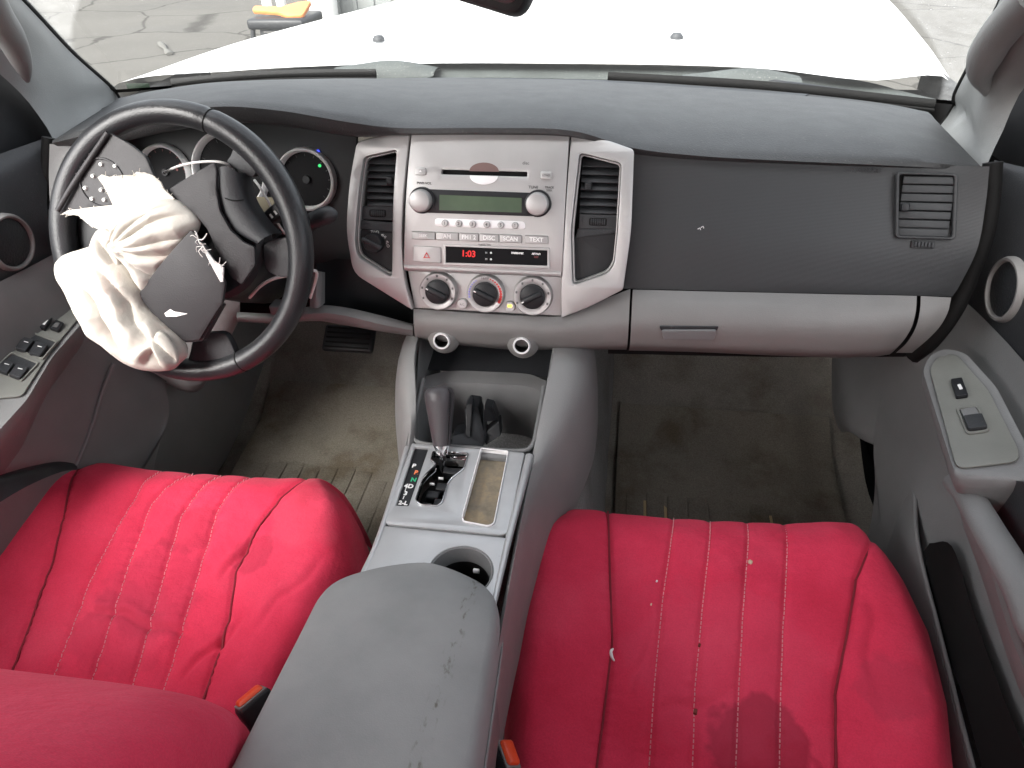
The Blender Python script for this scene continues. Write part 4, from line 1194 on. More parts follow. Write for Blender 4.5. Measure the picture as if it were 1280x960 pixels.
# climate plate
hv = sp('climate_panel', [rounded([(-0.1284, 0.0620), (0.1130, 0.0630), (0.1132, -0.0009), (-0.1185, -0.0005)], 0.002)], 0.006, 'silver', stack, c=-0.012, bev=0.001)
def dial(c, r, ang, kind):
    rg = lathe('dial_ring', [(0.017, 0.003), (r * 0.74, 0.006), (r * 0.95, 0.006), (r, 0.004), (r * 1.04, -0.006), (0.017, -0.006)], 'ST', c, 'silver', hv, 44)
    kb = lathe('dial_knob', [(0.001, 0.012), (0.0160, 0.012), (0.0182, 0.0105), (0.0195, 0.003), (0.0195, -0.004), (0.001, -0.004)], 'ST', c, 'black', rg, 36)
    mtx = F['ST'] @ Matrix.Translation((c[0], c[1], 0.012)) @ Matrix.Rotation(ang, 4, 'Z')
    box('grip_bar', mtx, (-0.0175, 0.0175), (-0.0042, 0.0042), (-0.003, 0.008), 'black', kb, 0.0024)
    box('pointer_mark', mtx, (-0.0165, -0.0125), (-0.0010, 0.0010), (0.0075, 0.0085), 'white', kb, 0.0002, 1)
    n = 7
    for k in range(n):
        a = R(205 - k * 38) if kind != 'temp' else R(160 - k * 30)
        q = (c[0] + r * 0.85 * math.cos(a), c[1] + r * 0.85 * math.sin(a))
        mm = 'printgrey'
        if kind == 'temp':
            continue
        sp('dial_symbol', [rounded(rect(q, 0.003, 0.0036), 0.0008)], 0.0003, mm, rg, c=0.006, bev=0)
    if kind == 'temp':
        for k in range(11):
            a = R(70 - k * 9.5)
            q = (c[0] + r * 0.85 * math.cos(a), c[1] + r * 0.85 * math.sin(a))
            s = 0.0012 + 0.00016 * k
            sp('warm_mark', [circle(q, s, 8)], 0.0003, 'red_print', rg, c=0.006, bev=0)
        for k in range(8):
            a = R(125 + k * 9.5)
            q = (c[0] + r * 0.85 * math.cos(a), c[1] + r * 0.85 * math.sin(a))
            sp('cool_mark', [circle(q, 0.0012 + 0.0001 * k, 8)], 0.0003, M['blueprint'], rg, c=0.006, bev=0)
        text('dial_print', 'TEMP', 'ST', (c[0], c[1] + r * 0.85), 0.0063, 0.0055, 'printgrey', rg)
M['blueprint'] = plain('pale_blue_print', (0.25, 0.25, 0.55), 0.6)
dial((-0.0782, 0.0294), 0.0290, R(-25), 'mode')
dial((-0.0038, 0.0293), 0.0290, R(-25), 'temp')
dial((0.0692, 0.0292), 0.0295, R(28), 'fan')
for q, lit in (((-0.0402, 0.0111), 0), ((0.0345, 0.0106), 1)):
    pb = lathe('push_button', [(0.001, 0.003), (0.0066, 0.003), (0.0080, 0.002), (0.0084, -0.006), (0.001, -0.006)], 'ST', q, 'silver', hv, 24)
    if lit:
        sp('indicator_lamp', [rounded(rect((q[0], q[1] + 0.002), 0.0066, 0.0042), 0.0016)], 0.0006, 'amber', pb, c=0.0029, bev=0)
        pb['label'] = 'round button with its amber lamp lit'
    else:
        text('button_print', 'A/C', 'ST', q, 0.0032, 0.0045, 'printgrey', pb)
# ================================================================ steering column, wheel, airbag
WM = F['WH']
def wp(q, c=0.0):
    return WM @ Vector((q[0], q[1], c))
colm = thing('steering_column', 'dark steering column with switch stalks behind the wheel', 'steering column', (-0.40, 0.95, 1.15))
ax = WM.to_3x3() @ Vector((0, 0, -1))
rows = []
for d, rx, ry in ((0.035, 0.045, 0.045), (0.05, 0.062, 0.060), (0.09, 0.068, 0.066), (0.16, 0.066, 0.075), (0.23, 0.06, 0.08)):
    cen = WM @ Vector((0, -0.01 - d * 0.12, -d))
    rows.append([cen + WM.to_3x3() @ Vector((rx * math.cos(2 * math.pi * j / 32), ry * math.sin(2 * math.pi * j / 32), 0)) for j in range(32)])
grid_mesh('column_shroud', rows, 'black', colm, closed_u=True, caps=True)
tube('stalk', [(-0.3024, 0.93, 1.2527), (-0.2559, 0.91, 1.2823), (-0.2267, 0.9, 1.3022), (-0.2094, 0.895, 1.3096)], lambda t: 0.008 if t < 0.55 else 0.0115, 'black', colm, n=20, seg=14)
stk_ = tube('stalk_tip', [(-0.2265, 0.899, 1.3014), (-0.2094, 0.895, 1.3096), (-0.1963, 0.892, 1.3125), (-0.1924, 0.891, 1.3131)], lambda t: 0.0125 * math.sqrt(max(0.05, 1 - max(0, (t - 0.45) / 0.55) ** 2)), 'dark', colm, n=16, seg=14)
sx = Vector((-0.2724, 0.885, 1.3174))
mtx = Matrix.Translation(sx) @ WM.to_3x3().to_4x4() @ Matrix.Rotation(R(38), 4, 'Z')
sw_ = box('wiper_switch', mtx, (-0.018, 0.018), (-0.010, 0.010), (-0.012, 0.012), 'black', colm, 0.004)
for k in range(3):
    box('switch_print', mtx, (-0.010 + k * 0.008, -0.007 + k * 0.008), (-0.004, 0.002), (0.0118, 0.0124), 'white', sw_, 0, 1)
tube('stalk', [sx, (-0.304, 0.92, 1.276), (-0.3416, 0.95, 1.2418)], 0.007, 'black', colm, n=8, seg=10)
o = plate('warning_label', [rounded(rect((0.082, 0.052), 0.035, 0.030), 0.002)], 0.0008, WM, plain('tan_label_paper', (0.30, 0.26, 0.18), 0.7), colm, c=-0.10, bev=0)
o = plate('warning_label', [rounded(rect((0.085, 0.022), 0.012, 0.016), 0.001)], 0.0008, WM, 'red_print', colm, c=-0.095, bev=0)

wheel = thing('steering_wheel', 'black leather steering wheel with its airbag cover torn open', 'steering wheel', (-0.407, 0.84, 1.279))
def rim_r(th):
    return 0.0165
rows = []
N = 144
seams = [ ((0.0647, 0.1784)), ((-0.1783, -0.0804)), ((0.1814, -0.0625)), ((0.0734, -0.1483)) ]
seam_a = [math.atan2(q[1], q[0]) for q in seams]
for i in range(N + 1):
    th = 2 * math.pi * i / N
    rr_ = 0.0165 + 0.0010 * math.sin(2 * th + 0.6)
    for sa in seam_a:
        d = abs((th - sa + math.pi) % (2 * math.pi) - math.pi)
        rr_ -= 0.0016 * math.exp(-(d / 0.012) ** 2)
    row = []
    for j in range(20):
        ph = 2 * math.pi * j / 20
        rad = 0.176 + rr_ * math.cos(ph)
        row.append(WM @ Vector((rad * math.cos(th), rad * math.sin(th), rr_ * 1.05 * math.sin(ph))))
    rows.append(row)
rim = grid_mesh('rim', rows, 'leather', wheel, closed_u=True)
for sa in seam_a:
    rows = [[WM @ Vector(((0.176 + 0.0155 * math.cos(ph)) * math.cos(sa), (0.176 + 0.0155 * math.cos(ph)) * math.sin(sa), 0.0162 * math.sin(ph)))] for ph in [2 * math.pi * j / 20 for j in range(20)]]
    tube('seam', [r[0] for r in rows], 0.0009, 'blackgap', rim, seg=5, closed=True)

# hub housing
hub = lathe('hub', [(0.001, 0.006), (0.075, 0.006), (0.083, -0.002), (0.086, -0.02), (0.074, -0.045), (0.001, -0.045)], 'WH', (0.0403, 0.0112), 'black', wheel, 40)
band_in = [(0.0828, 0.1069), (0.0800, 0.0760), (0.0847, 0.0511), (0.0977, 0.0283), (0.1286, 0.0114)]
band_mid = [(0.0954, 0.1092), (0.0950, 0.0785), (0.1011, 0.0559), (0.1154, 0.0343), (0.1359, 0.0180)]
band_out = [(0.1060, 0.1013), (0.1087, 0.0789), (0.1161, 0.0584), (0.1305, 0.0379), (0.1443, 0.0236)]
loft('hub_shroud', [[wp(a_, 0.020), wp(a_, 0.028), wp(m_, 0.029), wp(o_, 0.020), wp(o_, -0.012)] for a_, m_, o_ in zip(band_in, band_mid, band_out)], 'dark', hub, nu=30, nv=16)
tube('hub_seam', [wp((0.0897, 0.0691), 0.0305), wp((0.1008, 0.0663), 0.0300), wp((0.1123, 0.0677), 0.024)], 0.0008, 'blackgap', hub, n=8, seg=5)

# torn airbag cover: four pieces, each a bent shell
def shell(name, px, th, c, tilt=(0, 0), m='cover', parent=wheel, rad=0.003, dome=0.0):
    cx = sum(p[0] for p in px) / len(px)
    cy = sum(p[1] for p in px) / len(px)
    def wf(co):
        dx, dy = co.x - cx, co.y - cy
        co.z += tilt[0] * dx + tilt[1] * dy - dome * (dx * dx + dy * dy)
        return co
    cuts = [cy + k * 0.012 for k in range(-8, 9)]
    return plate(name, [rounded(px, rad, 3)], th, 'WH', m, parent, c=c, bev=0.0012, warp=wf, cuts=cuts, cutsx=[cx + k * 0.012 for k in range(-8, 9)])
shell('spoke', [(0.0602, 0.1664), (0.0751, 0.1589), (0.0876, 0.1492), (0.0933, 0.1374), (0.0887, 0.1232), (0.0789, 0.1139), (0.0972, 0.1042), (0.1167, 0.0945), (0.1221, 0.1058), (0.1307, 0.1172), (0.1266, 0.1360), (0.1061, 0.1574), (0.0850, 0.1698)], 0.012, -0.008, dome=0.6, m='dark', rad=0.008)
shell('spoke', [(0.1238, 0.0090), (0.1427, 0.0172), (0.1657, 0.0202), (0.1768, 0.0164), (0.1762, -0.0319), (0.1438, -0.0346), (0.1258, -0.0266)], 0.014, -0.008, dome=1.5, m='dark', rad=0.008)
shell('spoke', [(0.0101, -0.1205), (0.0569, -0.1155), (0.0674, -0.1335), (0.0727, -0.1567), (0.0348, -0.1685), (-0.0104, -0.1738), (0.0022, -0.1492)], 0.014, -0.008, dome=1.5, m='dark', rad=0.010)
shell('spoke', [(-0.0857, 0.0337), (-0.1581, 0.0388), (-0.1787, 0.0029), (-0.1767, -0.0307), (-0.0925, -0.0161)], 0.012, -0.022, dome=0.6, m='black', rad=0.008)
right_cov = shell('cover_panel', [(0.0087, 0.0781), (0.0789, 0.1139), (0.0824, 0.1028), (0.0804, 0.0801), (0.0837, 0.0532), (0.0966, 0.0294), (0.1138, 0.0140), (0.1284, 0.0081), (0.1266, -0.0157), (0.1036, -0.0430), (0.0892, -0.0326), (0.0736, 0.0038), (0.0631, 0.0292), (0.0484, 0.0456), (0.0244, 0.0618)], 0.006, 0.030, (0.05, 0.0), dome=0.8)
right_cov['label'] = 'dark plastic cover piece still fixed to the right of the hub'
low_cov = shell('cover_flap', [(-0.0408, -0.0610), (0.0490, 0.0287), (0.0692, 0.0069), (0.0899, -0.0381), (0.0828, -0.0663), (0.0394, -0.1211), (0.0072, -0.1253), (-0.0323, -0.0719)], 0.006, 0.046, (0.0, 0.10), dome=1.6)
low_cov['label'] = 'lower dark cover flap folded over the airbag cloth'
side = shell('flap_edge', [(-0.0411, -0.0632), (0.0166, -0.0582), (0.0801, -0.0698), (0.0416, -0.1233), (0.0168, -0.1271), (-0.0042, -0.1166)], 0.012, 0.030, (0, 0.2), dome=1.0, parent=low_cov)
left_cov = shell('cover_flap', [(-0.1595, 0.0453), (-0.0701, 0.1473), (-0.0417, 0.1336), (-0.0203, 0.1188), (-0.0112, 0.0974), (-0.0037, 0.0819), (-0.0711, 0.0524), (-0.1076, 0.0502), (-0.1401, 0.0438)], 0.006, 0.020, (0.05, -0.05), dome=0.6)
left_cov['label'] = 'upper left cover flap with ring of white rivet ends'
tube('folded_edge', [wp((-0.1595, 0.0453), 0.024), wp((-0.1298, 0.0795), 0.026), wp((-0.0982, 0.1149), 0.026), wp((-0.0701, 0.1473), 0.024)], 0.0035, 'cover', left_cov, n=12, seg=8)
lc = (-0.0872, 0.0839)
def on_left(q):
    cx = sum(p[0] for p in LEFTPX) / len(LEFTPX)
    cy = sum(p[1] for p in LEFTPX) / len(LEFTPX)
    dx, dy = q[0] - cx, q[1] - cy
    return 0.026 + 0.05 * dx - 0.05 * dy - 0.6 * (dx * dx + dy * dy)
LEFTPX = [(-0.1595, 0.0453), (-0.0701, 0.1473), (-0.0417, 0.1336), (-0.0203, 0.1188), (-0.0112, 0.0974), (-0.0037, 0.0819), (-0.0711, 0.0524), (-0.1076, 0.0502), (-0.1401, 0.0438)]
ringp = []
for k in range(40):
    a = 2 * math.pi * k / 40
    q = (lc[0] + 0.034 * math.cos(a), lc[1] + 0.031 * math.sin(a))
    ringp.append(wp(q, on_left(q) + 0.0004))
tube('retainer_ring', ringp, 0.0016, 'cover', left_cov, seg=6, closed=True)
for q in ((-0.0851, 0.1070), (-0.0641, 0.1053), (-0.0991, 0.0919), (-0.1135, 0.0758), (-0.1046, 0.0622), (-0.0855, 0.0616), (-0.0885, 0.0743)):
    lathe('rivet', [(0.001, 0.0035), (0.0024, 0.003), (0.0034, 0.0), (0.001, -0.002)], WM @ Matrix.Translation((q[0], q[1], on_left(q))), (0, 0), 'rivet', left_cov, seg=10)
for k in range(9):
    t = k / 8
    p = wp((-0.1235, 0.0892), 0.024).lerp(wp((-0.0923, 0.1233), 0.024), t)
    tube('tear_tooth', [p, p + WM.to_3x3() @ Vector((-0.005 - 0.002 * (k % 2), 0.001, -0.001))], lambda s: 0.0018 * (1 - 0.7 * s), 'cover', left_cov, seg=5)

# white tears in the cover
M['tear'] = plain('torn_white_core', (0.66, 0.64, 0.62), 0.8)
plate('tear_mark', [[(-0.0019, -0.0842), (0.0073, -0.0780), (0.0130, -0.0811), (0.0334, -0.0824), (0.0147, -0.0879), (0.0000, -0.0886)]], 0.0006, WM, 'tear', low_cov, c=0.0475, bev=0)
tl = [(0.0644, 0.0056), (0.0700, 0.0027), (0.0814, -0.0132), (0.0915, -0.0182), (0.0888, -0.0370), (0.0852, -0.0371), (0.0772, -0.0211)]
plate('torn_core', [tl], 0.003, WM, 'tear', right_cov, c=0.049, bev=0.0008)
rnd = random.Random(3)
for base in ((0.0620, 0.0173), (0.0682, 0.0090), (0.0873, -0.0130)):
    for k in range(7):
        a = rnd.uniform(0, 6.28)
        L = rnd.uniform(0.006, 0.016)
        p0 = wp(base, 0.055)
        p1 = wp((base[0] + L * 0.6 * math.cos(a), base[1] + L * 0.6 * math.sin(a)), 0.058)
        p2 = wp((base[0] + L * math.cos(a + 0.5), base[1] + L * math.sin(a + 0.5)), 0.054)
        tube('frayed_thread', [p0, p1, p2], 0.0005, 'tear', right_cov, n=5, seg=4)

# airbag: hanging cloth in one continuous skin per lobe
bag = thing('deployed_airbag', 'deflated cream airbag hanging out of the torn steering wheel hub', 'airbag', (-0.50, 0.80, 1.24))
def lobe(name, outline, c0, h, folds, seed, nr=60, na=220, parent=bag, center=None, crease=0.0035):
    ol = spline([(q[0], q[1], 0) for q in outline], na, True)
    cx = center[0] if center else sum(p.x for p in ol) / na
    cy = center[1] if center else sum(p.y for p in ol) / na
    rows = []
    def surf(side):
        rs = []
        for i in range(nr + 1):
            t = i / nr
            row = []
            for j in range(na):
                e = ol[j]
                x, y = lerp(e.x, cx, t), lerp(e.y, cy, t)
                prof = math.sqrt(max(0.0, 1 - (1 - t) ** 2.4))
                z = h * prof * side
                if side > 0:
                    edge = min(1, t * 5)
                    for (fx, fy, fa, fw, fd, fl) in folds:
                        dx, dy = x - fx, y - fy
                        s = dx * math.cos(fa) + dy * math.sin(fa)
                        w = -dx * math.sin(fa) + dy * math.cos(fa)
                        w += 0.005 * math.sin(s * 45 + fa * 3)
                        if 0 <= s <= fl:
                            k = math.sin(math.pi * min(1, s / fl)) ** 0.6
                            wd = fw * (0.6 + 1.1 * s / fl)
                            z += edge * k * fd * (math.exp(-((w + 1.3 * wd) / (1.2 * wd)) ** 2) - 1.1 * math.exp(-abs(w) / (0.55 * wd)))
                    q3 = Vector((x * 22, y * 22, seed))
                    z += edge * crease * (0.55 - abs(noise.noise(q3)) * 2.2)
                    z += edge * crease * 0.35 * noise.noise(q3 * 3.1)
                row.append(WM @ Vector((x, y, c0 + z)))
            rs.append(row)
        return rs
    top = surf(1)
    bot = surf(-0.35)
    rows = list(reversed(bot)) + top[1:]
    return grid_mesh(name, rows, 'bag', parent, closed_u=True, angle=80)
kx, ky = (-0.0700, 0.0070)
fan = [(kx, ky, R(a), w_, d_, l_) for a, w_, d_, l_ in ((64, 0.003, 0.005, 0.10), (50, 0.007, 0.009, 0.11), (30, 0.004, 0.005, 0.13), (20, 0.008, 0.010, 0.12), (2, 0.004, 0.005, 0.12), (-10, 0.007, 0.008, 0.12), (-34, 0.005, 0.006, 0.10))]
lobe('gathered_cloth', [(-0.0895, 0.0063), (-0.0773, 0.0242), (-0.0509, 0.0425), (-0.0175, 0.0542), (0.0038, 0.0655), (0.0246, 0.0640), (0.0484, 0.0456), (0.0518, 0.0331), (0.0368, 0.0111), (0.0035, -0.0231), (-0.0310, -0.0605), (-0.0455, -0.0499), (-0.0572, -0.0257), (-0.0738, -0.0130)], 0.030, 0.030, fan, 3.0, center=(-0.0225, 0.0110))
low = [((-0.0817, -0.0267)[0], (-0.0817, -0.0267)[1], R(-52), 0.006, 0.009, 0.13), ((-0.1081, -0.0392)[0], (-0.1081, -0.0392)[1], R(-62), 0.010, 0.007, 0.13), ((-0.0409, -0.0418)[0], (-0.0409, -0.0418)[1], R(-58), 0.005, 0.008, 0.11),
       ((-0.0077, -0.1261)[0], (-0.0077, -0.1261)[1], R(-120), 0.005, 0.008, 0.04)]
lobe('hanging_lobe', [(-0.1603, -0.0301), (-0.1490, -0.0138), (-0.1254, -0.0051), (-0.0948, 0.0028), (-0.0784, -0.0021), (-0.0565, -0.0201), (-0.0406, -0.0497), (-0.0306, -0.0787), (-0.0029, -0.1049), (0.0168, -0.1271), (0.0188, -0.1435), (0.0064, -0.1560), (-0.0098, -0.1678), (-0.0438, -0.1699), (-0.0682, -0.1630), (-0.0909, -0.1428), (-0.1204, -0.1266), (-0.1350, -0.0957), (-0.1466, -0.0637)], 0.036, 0.040, low, 11.0, center=(-0.0819, -0.0744))
lobe('twist_band', [(-0.0990, -0.0008), (-0.0874, 0.0217), (-0.0748, 0.0254), (-0.0637, 0.0182), (-0.0658, 0.0017), (-0.0585, -0.0168), (-0.0626, -0.0304), (-0.0810, -0.0211), (-0.0966, -0.0274)], 0.046, 0.014, [((-0.0819, 0.0175)[0], (-0.0819, 0.0175)[1], R(-70), 0.005, 0.006, 0.05)], 5.0, nr=24, na=90, crease=0.003)
lobe('curled_hem', [(-0.0260, -0.1131), (-0.0032, -0.1073), (0.0123, -0.1227), (0.0181, -0.1388), (0.0141, -0.1531), (-0.0016, -0.1613), (-0.0078, -0.1497), (-0.0107, -0.1310)], 0.056, 0.014, [((-0.0116, -0.1170)[0], (-0.0116, -0.1170)[1], R(-55), 0.004, 0.008, 0.05)], 8.0, nr=24, na=90, crease=0.003)
# flat torn flap with a frayed edge
flap_px = [(-0.0851, 0.0903), (-0.0797, 0.0945), (-0.0695, 0.0916), (-0.0514, 0.0942), (-0.0349, 0.0946), (-0.0297, 0.0990), (-0.0181, 0.0982), (-0.0068, 0.0953), (0.0028, 0.0874), (0.0076, 0.0781), (0.0203, 0.0669), (0.0186, 0.0511), (-0.0196, 0.0360), (-0.0690, 0.0234), (-0.0877, 0.0195), (-0.1105, 0.0296), (-0.1236, 0.0400), (-0.1454, 0.0415), (-0.1373, 0.0461), (-0.1124, 0.0501), (-0.0707, 0.0556), (-0.0739, 0.0673), (-0.0782, 0.0799)]
def flapwarp(co):
    co.z += 0.004 * noise.noise(Vector((co.x * 30, co.y * 30, 2.0))) + 0.0015 * noise.noise(Vector((co.x * 110, co.y * 110, 5.0)))
    return co
fl = plate('torn_flap', [flap_px], 0.0025, 'WH', 'bag', bag, c=0.031, bev=0.0006, warp=flapwarp, cuts=[-0.05 + 0.008 * k for k in range(22)], cutsx=[-0.16 + 0.008 * k for k in range(24)])
rnd = random.Random(8)
for i in range(64):
    k = rnd.randrange(0, len(flap_px))
    a, b_ = Vector(flap_px[k]), Vector(flap_px[(k + 1) % len(flap_px)])
    q = a.lerp(b_, rnd.random())
    ang = rnd.uniform(0, 6.28)
    L = rnd.uniform(0.002, 0.006)
    tube('frayed_thread', [wp(q, 0.033), wp((q[0] + L * math.cos(ang), q[1] + L * math.sin(ang)), 0.034 + rnd.uniform(-0.001, 0.002))], 0.0004, 'bag', fl, seg=3)

# loose white wires
tag(tube('clock_spring_wire', [(-0.4272, 0.885, 1.3671), (-0.3954, 0.872, 1.3813), (-0.3628, 0.865, 1.3899), (-0.3342, 0.865, 1.3917), (-0.3227, 0.872, 1.3853), (-0.334, 0.9, 1.3643)], 0.0017, 'wire', n=30, seg=8),
    'thin white wire arching over the torn hub in front of the gauges', 'wire')
tag(tube('clock_spring_wire', [(-0.3061, 0.9, 1.355), (-0.2944, 0.89, 1.3467), (-0.2847, 0.885, 1.3297), (-0.2801, 0.885, 1.3042), (-0.2794, 0.9, 1.2773)], 0.0018, 'wire', n=24, seg=8),
    'white wire running down behind the right side of the hub', 'wire')
tag(tube('clock_spring_wire', [(-0.3512, 0.885, 1.1776), (-0.3238, 0.875, 1.2034), (-0.3021, 0.875, 1.2163), (-0.2865, 0.885, 1.2171), (-0.2725, 0.905, 1.2101), (-0.262, 0.93, 1.2045), (-0.2635, 0.94, 1.1898), (-0.2866, 0.95, 1.1451)], 0.0024, 'wire', n=30, seg=8),
    'white wire looping below the right spoke behind the rim', 'wire')
tag(tube('clock_spring_wire', [(-0.5128, 0.86, 1.2943), (-0.5172, 0.855, 1.2842), (-0.5314, 0.86, 1.2653)], 0.0026, 'wire', n=10, seg=8),
    'short piece of white wire beside the left switch panel', 'wire')
# ================================================================ floor, mats, pedal
fl_prof = [(-0.35, 0.58), (0.5, 0.58), (1.12, 0.58), (1.27, 0.60), (1.42, 0.69), (1.56, 0.85), (1.64, 1.02), (1.66, 1.2)]
def floor_z(y):
    for (y0, z0), (y1, z1) in zip(fl_prof, fl_prof[1:]):
        if y0 <= y <= y1:
            return lerp(z0, z1, (y - y0) / (y1 - y0))
    return 0.58
rows = []
pr = spline([(0, y, z) for y, z in fl_prof], 70)
for i in range(70):
    row = []
    for j in range(61):
        x = -0.76 + 1.52 * j / 60
        p = pr[i]
        h = 0.006 * noise.noise(Vector((x * 7, p.y * 7, 1.3))) + 0.003 * noise.noise(Vector((x * 19, p.y * 19, 4.0)))
        row.append((x, p.y, p.z + h))
    rows.append(row)
structure(grid_mesh('floor', rows, 'carpet'))
o = loft('transmission_tunnel', [[(-0.215, y, floor_z(y) - 0.02), (-0.19, y, floor_z(y) + 0.10 * k), (-0.14, y, 0.60 + 0.28 * k), (0, y, 0.62 + 0.30 * k), (0.14, y, 0.60 + 0.28 * k), (0.185, y, floor_z(y) + 0.10 * k), (0.205, y, floor_z(y) - 0.02)] for y, k in ((0.0, 0.2), (0.5, 0.25), (0.72, 0.5), (0.85, 0.9), (1.05, 1), (1.25, 1), (1.45, 1))], 'greycarpet', None, nu=30, nv=30)
tag(o, 'grey carpeted tunnel hump under the centre console between the footwells', 'tunnel')
for sx, lab in ((-1, 'dark kick panel at the outer side of the driver footwell'), (1, 'dark kick panel at the outer side of the passenger footwell')):
    if sx > 0:
        o = loft('kick_panel', [[(0.69, 1.0551, 1.0318), (0.69, 1.062, 0.9034), (0.69, 1.0754, 0.826), (0.68, 1.083, 0.8185)], [(0.665, 1.1727, 0.9515), (0.665, 1.1197, 0.8741), (0.665, 1.0915, 0.8309), (0.665, 1.0987, 0.8152)],
                                [(0.64, 1.2534, 0.8921), (0.645, 1.2047, 0.8265), (0.65, 1.1598, 0.8025), (0.66, 1.1516, 0.7901)], [(0.66, 1.3535, 0.8263), (0.67, 1.3134, 0.7462), (0.68, 1.2755, 0.7114), (0.69, 1.2639, 0.6999)]], 'midgrey', None, nu=16, nv=14)
    else:
        o = loft('kick_panel', [[(-0.70, 0.95, 1.15), (-0.70, 0.95, 0.9), (-0.70, 0.95, 0.6)], [(-0.67, 1.15, 1.15), (-0.67, 1.15, 0.9), (-0.67, 1.15, 0.6)], [(-0.66, 1.6, 1.15), (-0.66, 1.6, 0.95), (-0.66, 1.6, 0.8)]], 'midgrey', None, nu=12, nv=12)
    tag(o, lab, 'kick panel')

def mat_thing(label, x0, x1, y0, y1, ribs, rib_y, ribm, gap):
    t = thing('floor_mat', label, 'floor mat', ((x0 + x1) / 2, (y0 + y1) / 2, 0.585))
    rows = []
    for i in range(40):
        y = lerp(y0, y1, i / 39)
        row = []
        for j in range(40):
            x = lerp(x0, x1, j / 39)
            e = min(j, 39 - j, i, 39 - i)
            z = floor_z(y) + 0.010 + 0.004 * noise.noise(Vector((x * 9, y * 9, 7))) + (-0.004 if e == 0 else 0)
            row.append((x, y, z))
        rows.append(row)
    grid_mesh('mat_sheet', rows, 'mat', t, thick=0.006)
    for k, (xa, ya, yb) in enumerate(ribs):
        za = floor_z((ya + yb) / 2) + 0.0125
        box(ribm[1], I4, (xa, xa + gap), (ya, yb), (za - 0.006, za + 0.006), ribm[0], t, 0.0015)
    return t
dr = [(-0.60 + 0.041 * k, 0.80 - 0.01 * k, 1.225 + 0.008 * math.sin(k * 2.1) - (0.0 if k < 4 else 0.032 * (k - 3))) for k in range(9)]
mat_thing('brown-black dirty rubber mat in the driver footwell', -0.64, -0.22, 0.55, 1.36, dr, None, ('mat', 'rib'), 0.037)
prb = [(0.246 + 0.0425 * k, 0.75, 1.236 + 0.010 * math.sin(k * 1.7)) for k in range(9)]
pm_ = mat_thing('dirty rubber mat with sandy grooves in the passenger footwell', 0.225, 0.69, 0.55, 1.36, prb, None, ('mat', 'rib'), 0.036)
for k in range(8):
    if k in (0, 1, 2, 3, 4, 6):
        box('sandy_groove', I4, (0.246 + 0.0425 * k + 0.0363, 0.246 + 0.0425 * (k + 1) - 0.0003), (0.75, 1.222 + 0.010 * math.sin(k * 1.7)), (0.580, 0.5955), 'sandgroove', pm_, 0)
pd = thing('brake_pedal', 'black ribbed brake pedal hanging under the dashboard', 'pedal', (-0.3664, 1.28, 0.8503))
pq = Vector((-0.3702, 1.26, 0.8648))
mtx = Matrix.Translation(pq) @ Matrix.Rotation(R(38), 4, 'X')
box('pad', mtx, (-0.06, 0.055), (-0.03, 0.03), (-0.008, 0.008), 'black', pd, 0.006)
for k in range(5):
    box('tread', mtx, (-0.052, 0.047), (-0.024 + k * 0.011, -0.020 + k * 0.011), (0.0075, 0.0105), 'blackgap', pd, 0.001)
tube('arm', [pq + Vector((0.0, 0.01, 0.0)), pq + Vector((0.0, 0.10, 0.12)), pq + Vector((0, 0.14, 0.3))], 0.011, 'black', pd, n=8, seg=8)

# ================================================================ centre console
con = thing('center_console', 'grey and silver centre console running back from the dashboard between the seats', 'console', (0, 0.6, 0.6))
SHM = F['SH']
gate_hole = rounded([(-0.0562, 0.1163), (-0.0030, 0.1190), (-0.0029, 0.0831), (-0.0188, 0.0599), (-0.0189, 0.0149), (-0.0240, 0.0083), (-0.0493, 0.0082), (-0.0569, 0.0163), (-0.0575, 0.0634), (-0.0441, 0.0900), (-0.0553, 0.0972)],
                    [0.004, 0.004, 0.006, 0.012, 0.006, 0.005, 0.006, 0.006, 0.012, 0.006, 0.004])
strip_hole = rounded([(-0.0847, 0.1237), (-0.0642, 0.1243), (-0.0629, 0.0051), (-0.0805, 0.0044)], 0.002)
tray_hole = rounded([(0.0126, 0.1314), (0.0545, 0.1292), (0.0569, -0.0136), (0.0503, -0.0186), (0.0156, -0.0144), (0.0121, -0.0077)], [0.003, 0.003, 0.008, 0.006, 0.006, 0.008])
shp = plate('shift_panel', [rounded([(-0.0917, 0.1319), (0.0779, 0.1302), (0.0763, -0.0305), (-0.0871, -0.0298)], [0.004, 0.004, 0.012, 0.010]), gate_hole, strip_hole, tray_hole], 0.010, 'SH', 'csilver', con, c=-0.006, bev=0.0015)
rim_in = inset(gate_hole, 0.0016)
plate('gate_rim', [gate_hole, rim_in], 0.012, 'SH', 'chrome', shp, c=-0.006, bev=0.0008)
plate('tray_rim', [tray_hole, inset(tray_hole, 0.0014)], 0.012, 'SH', 'ringsilver', shp, c=-0.006, bev=0.0006)
plate('gate_floor', [inset(gate_hole, -0.004)], 0.003, 'SH', 'blackgap', shp, c=-0.03, bev=0)
for q, w_, h_ in (((-0.0173, 0.0965), 0.040, 0.012), ((-0.0295, 0.0619), 0.020, 0.014), ((-0.0403, 0.0446), 0.018, 0.014), ((-0.0436, 0.0209), 0.014, 0.014), ((-0.0276, 0.0290), 0.016, 0.016)):
    box('gate_step', SHM, (q[0] - w_ / 2, q[0] + w_ / 2), (q[1] - h_ / 2, q[1] + h_ / 2), (-0.026, -0.009 - 0.06 * w_), 'black', shp, 0.002)
for q in ((-0.0346, 0.0743), (-0.0444, 0.0617)):
    box('gate_glint', SHM, (q[0] - 0.004, q[0] + 0.003), (q[1] - 0.001, q[1] + 0.001), (-0.010, -0.006), 'ringsilver', shp, 0.0004, 1)
